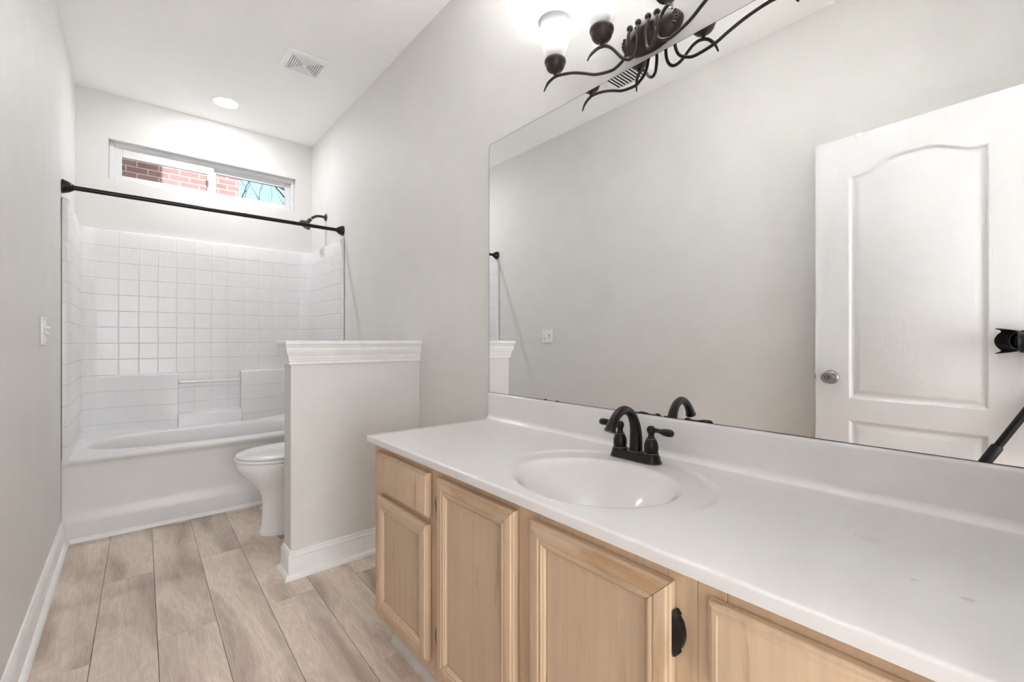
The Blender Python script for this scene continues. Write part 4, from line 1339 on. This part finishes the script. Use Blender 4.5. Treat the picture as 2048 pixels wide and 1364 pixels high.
# ------------------------------------------------------------------ switch plate on the left wall
def build_plate():
    y0, y1, z0, z1 = 2.592, 2.711, 1.054, 1.169
    t = empty('switch_plate', (XL, (y0 + y1) / 2, z0), 'white double switch and outlet plate on the left wall', 'switch plate')
    x = XL + 0.0004
    bm = NB(); box(bm, x, x + 0.0065, y0, y1, z0, z1)
    obj('plate', bm, M_PLATE, t, bevel=0.0025, bseg=2)
    ya, yb = y0 + 0.036, y1 - 0.036
    zc = (z0 + z1) / 2
    bm = NB(); box(bm, x + 0.006, x + 0.0085, ya - 0.006, ya + 0.006, zc - 0.013, zc + 0.013)
    obj('toggle_slot', bm, M_NICKEL, t, bevel=0.0006, bseg=1)
    bm = NB(); tube(bm, [(x + 0.006, ya, zc), (x + 0.014, ya, zc - 0.006), (x + 0.022, ya, zc - 0.011)], [0.0045, 0.004, 0.0032], 8)
    obj('toggle_switch', bm, M_PLATE, t)
    bm = NB(); box(bm, x + 0.006, x + 0.0082, yb - 0.017, yb + 0.017, zc - 0.034, zc + 0.034)
    obj('combination_switch_outlet', bm, M_PLATE, t, bevel=0.0012, bseg=1)
    bm = NB(); tube(bm, [(x + 0.008, yb, zc + 0.017), (x + 0.015, yb - 0.004, zc + 0.015), (x + 0.021, yb - 0.008, zc + 0.014)], [0.0045, 0.004, 0.0032], 8)
    obj('toggle_switch', bm, M_PLATE, t)
    for dy in (-0.0065, 0.0065):
        obj('outlet_slot', bxo(x + 0.0080, x + 0.0085, yb + dy - 0.0013, yb + dy + 0.0013, zc - 0.022, zc - 0.013), M_DARKGAP, t, smooth=False)
    bm = NB(); lathe(bm, [(0.0024, 0), (0.0024, 0.0004)], (x + 0.0081, yb, zc - 0.0275), (1, 0, 0), 10)
    obj('outlet_slot', bm, M_DARKGAP, t)
    for yy in (ya, yb):
        for zz in (zc - 0.048, zc + 0.048):
            bm = NB(); lathe(bm, [(0.003, 0.0), (0.003, 0.0006), (0.001, 0.001)], (x + 0.0064, yy, zz), (1, 0, 0), 10)
            obj('screw', bm, M_NICKEL, t)
build_plate()

# ------------------------------------------------------------------ open door (folded back along the left wall, seen in the mirror)
def build_door():
    Wd, Hd, Td = 0.716, 2.013, 0.035
    hinge_pt = Vector((-0.1275, -0.020, 0.012))
    ang = math.atan2(0.0415, 0.716)
    t = empty('door_1', hinge_pt, 'white two panel arch top door folded open against the left wall', 'door', rotz=ang)
    t['kind'] = 'structure'
    del t['category']; del t['label']
    # local: y along the door, x = 0 face towards the room, -Td back
    bm = NB()
    def outline(y0, y1, z0, z1, ins, arch):
        pts = [(y0 + ins, z0 + ins), (y1 - ins, z0 + ins)]
        n = 28
        for i in range(n + 1):
            u = i / n
            y = (y1 - ins) + ((y0 + ins) - (y1 - ins)) * u
            uu = (y - y0) / (y1 - y0)
            if arch:
                s = smooth(0.06, 0.40, min(uu, 1 - uu))
                z = z1 - ins + arch * s
            else:
                z = z1 - ins
            pts.append((y, z))
        return pts
    panels = [(0.131, 0.581, 0.790, 1.826, 0.052), (0.131, 0.581, 0.205, 0.690, 0.0)]
    edges = []
    ov = [bm.verts.new((0, y, z)) for y, z in ((0, 0), (Wd, 0), (Wd, Hd), (0, Hd))]
    for i in range(4): edges.append(bm.edges.new((ov[i], ov[(i + 1) % 4])))
    holes = []
    for (y0, y1, z0, z1, ar) in panels:
        hv = [bm.verts.new((0, y, z)) for y, z in outline(y0, y1, z0, z1, 0.0, ar)]
        holes.append(hv)
        for i in range(len(hv)): edges.append(bm.edges.new((hv[i], hv[(i + 1) % len(hv)])))
    bmesh.ops.triangle_fill(bm, use_beauty=True, use_dissolve=False, edges=edges)
    for hv, (y0, y1, z0, z1, ar) in zip(holes, panels):
        prev = hv
        for ins, dep in ((0.004, 0.0022), (0.008, 0.0100), (0.012, 0.0120), (0.017, 0.0120), (0.024, 0.0095), (0.038, 0.0035), (0.041, 0.0026)):
            cur = [bm.verts.new((-dep, y, z)) for y, z in outline(y0, y1, z0, z1, ins, ar)]
            for i in range(len(cur)):
                j = (i + 1) % len(cur)
                bm.faces.new((prev[i], prev[j], cur[j], cur[i]))
            prev = cur
        bm.faces.new(prev)
    bv = [bm.verts.new((-Td, v.co.y, v.co.z)) for v in ov]
    bm.faces.new(bv)
    for i in range(4):
        bm.faces.new((ov[i], ov[(i + 1) % 4], bv[(i + 1) % 4], bv[i]))
    BASE[t.name] = Vector((0, 0, 0))
    obj('slab', bm, M_DOOR, t, angle=25, local=True)
    ky, kz = 0.651, 0.885
    for s, x in ((1, 0.0), (-1, -Td)):
        L = 1.0 if s == 1 else 0.72
        bm = NB(); lathe(bm, [(0.0325, 0.0), (0.0325, 0.003), (0.029, 0.008), (0.020, 0.011), (0.013, 0.013), (0.0115, 0.017 * L), (0.0135, 0.024 * L), (0.0215, 0.036 * L), (0.0260, 0.046 * L), (0.0265, 0.053 * L), (0.0250, 0.0575 * L), (0.0215, 0.0590 * L), (0.0190, 0.0575 * L), (0.0085, 0.0575 * L), (0.0075, 0.0595 * L), (0.001, 0.0600 * L)], (x, ky, kz), (s, 0, 0), 36)
        kn = obj('door_knob', bm, M_NICKEL, t, local=True, angle=40)
        if s == 1:
            bm = NB(); lathe(bm, [(0.0090, 0.0585), (0.0094, 0.0602), (0.0070, 0.0604), (0.0068, 0.0590)], (x, ky, kz), (1, 0, 0), 24, cap0=False, cap1=False)
            obj('key_cylinder_ring', bm, M_DARKGAP, kn, local=True)
    bm = NB(); box(bm, -Td * 0.82, -Td * 0.18, Wd, Wd + 0.0012, kz - 0.028, kz + 0.028); box(bm, -Td * 0.65, -Td * 0.35, Wd, Wd + 0.009, kz - 0.008, kz + 0.008)
    obj('latch', bm, M_NICKEL, t, local=True, bevel=0.001, bseg=1)
    obj('metal_tab', bxo(-0.004, 0.0012, 0.530, 0.551, Hd - 0.016, Hd + 0.001), M_NICKEL, t, local=True, smooth=False)
    for z in (0.20, 1.0, 1.80):
        bm = NB(); tube(bm, [(0.004, -0.004, z - 0.045), (0.004, -0.004, z + 0.045)], 0.005, 12)
        obj('hinge', bm, M_NICKEL, t, local=True)
    BASE[t.name] = hinge_pt
build_door()

# ------------------------------------------------------------------ the photographer's camera and tripod (beside the viewpoint, seen in the mirror)
FW = Vector((sin(YAW), cos(YAW), 0)); RT = Vector((cos(YAW), -sin(YAW), 0)); UP = Vector((0, 0, 1))
LAT = -0.0865
def cpt(l, s, z): return RT * (LAT + l) + FW * s + UP * (H + z)
def build_camera():
    t = empty('digital_camera', cpt(0, -0.055, -0.045), 'black camera with petal lens hood at right edge of the mirror', 'camera')
    # petal hood: scalloped front rim
    bm = NB(); n = 64
    rows = []
    def rim(a):      # long petals up and down, short ones at the sides, hollows between
        return 0.002 + 0.010 * max(0.0, cos(2 * a)) + 0.042 * max(0.0, -cos(2 * a)) ** 2
    for r, sfun in ((0.0345, lambda a: -0.030), (0.0400, lambda a: -0.020), (0.0470, lambda a: rim(a)), (0.0452, lambda a: rim(a)), (0.0385, lambda a: -0.018), (0.0330, lambda a: -0.022)):
        rows.append([cpt(r * cos(2 * pi * i / n), sfun(2 * pi * i / n), r * sin(2 * pi * i / n)) for i in range(n)])
    ring_skin(bm, rows, True, cap0=False, cap1=False)
    obj('lens_hood', bm, M_RUBBER, t, angle=40)
    bm = NB(); lathe(bm, [(0.030, -0.046), (0.031, -0.040), (0.034, -0.034), (0.034, -0.024), (0.0325, -0.0215), (0.028, -0.0215), (0.0265, -0.024)], RT * LAT + UP * H, FW, 48, cap1=False)
    obj('lens_barrel', bm, M_RUBBER, t, angle=40)
    bm = NB(); lathe(bm, [(0.0270, -0.0245), (0.020, -0.0205), (0.010, -0.0185), (0.0005, -0.018)], RT * LAT + UP * H, FW, 48, cap0=False)
    obj('front_element', bm, M_LENS, t)
    bm = NB(); lathe(bm, [(0.0292, -0.0212), (0.0284, -0.0209), (0.0276, -0.0212)], RT * LAT + UP * H, FW, 48, cap0=False, cap1=False)
    obj('lens_ring', bm, M_NICKEL, t)
    bm = NB()
    v = [bm.verts.new(cpt(l, s, z)) for l in (-0.022, 0.085) for s in (-0.098, -0.046) for z in (-0.044, 0.040)]
    for f in ((0, 1, 3, 2), (4, 6, 7, 5), (0, 4, 5, 1), (2, 3, 7, 6), (0, 2, 6, 4), (1, 5, 7, 3)):
        bm.faces.new([v[i] for i in f])
    obj('camera_body', bm, M_RUBBER, t, bevel=0.006)
build_camera()
def build_tripod():
    ax_, ay_ = -0.085, -0.030
    t = empty('tripod', (ax_, ay_, 0.0), 'black tripod leg slanting across the mirror lower right corner', 'tripod')
    bm = NB(); lathe(bm, [(0.020, 0.0), (0.020, 0.012), (0.013, 0.016), (0.013, 0.03), (0.018, 0.034), (0.018, 0.060), (0.022, 0.064), (0.022, 0.074)], (ax_, ay_, H - 0.0445 - 0.0745), (0, 0, 1), 24)
    obj('ball_head', bm, M_RUBBER, t)
    zt = 0.86
    bm = NB(); tube(bm, [(ax_, ay_, 0.66), (ax_, ay_, H - 0.115)], 0.012, 16)
    obj('centre_column', bm, M_RUBBER, t)
    bm = NB(); lathe(bm, [(0.018, 0.0), (0.030, 0.008), (0.030, 0.028), (0.020, 0.040)], (ax_, ay_, zt - 0.02), (0, 0, 1), 24)
    obj('leg_collar', bm, M_RUBBER, t)
    for az, L in ((80, 0.46), (268, 0.42), (330, 0.46)):
        d = Vector((cos(radians(az)), sin(radians(az)), 0))
        top = Vector((ax_, ay_, zt)) + d * 0.024
        foot = Vector((ax_, ay_, 0.008)) + d * L
        seg = lambda k: top + (foot - top) * k
        bm = NB()
        tube(bm, [seg(0), seg(0.24)], 0.0130, 16)
        tube(bm, [seg(0.212), seg(0.217), seg(0.318), seg(0.323)], [0.0150, 0.0180, 0.0180, 0.0150], 16)
        tube(bm, [seg(0.31), seg(0.72)], 0.0110, 16)
        tube(bm, [seg(0.69), seg(0.75)], 0.0145, 16)
        tube(bm, [seg(0.74), seg(0.985)], 0.0090, 16)
        tube(bm, [seg(0.975), seg(1.0)], [0.0100, 0.0060], 12)
        obj('leg', bm, M_RUBBER, t, angle=45)
build_tripod()
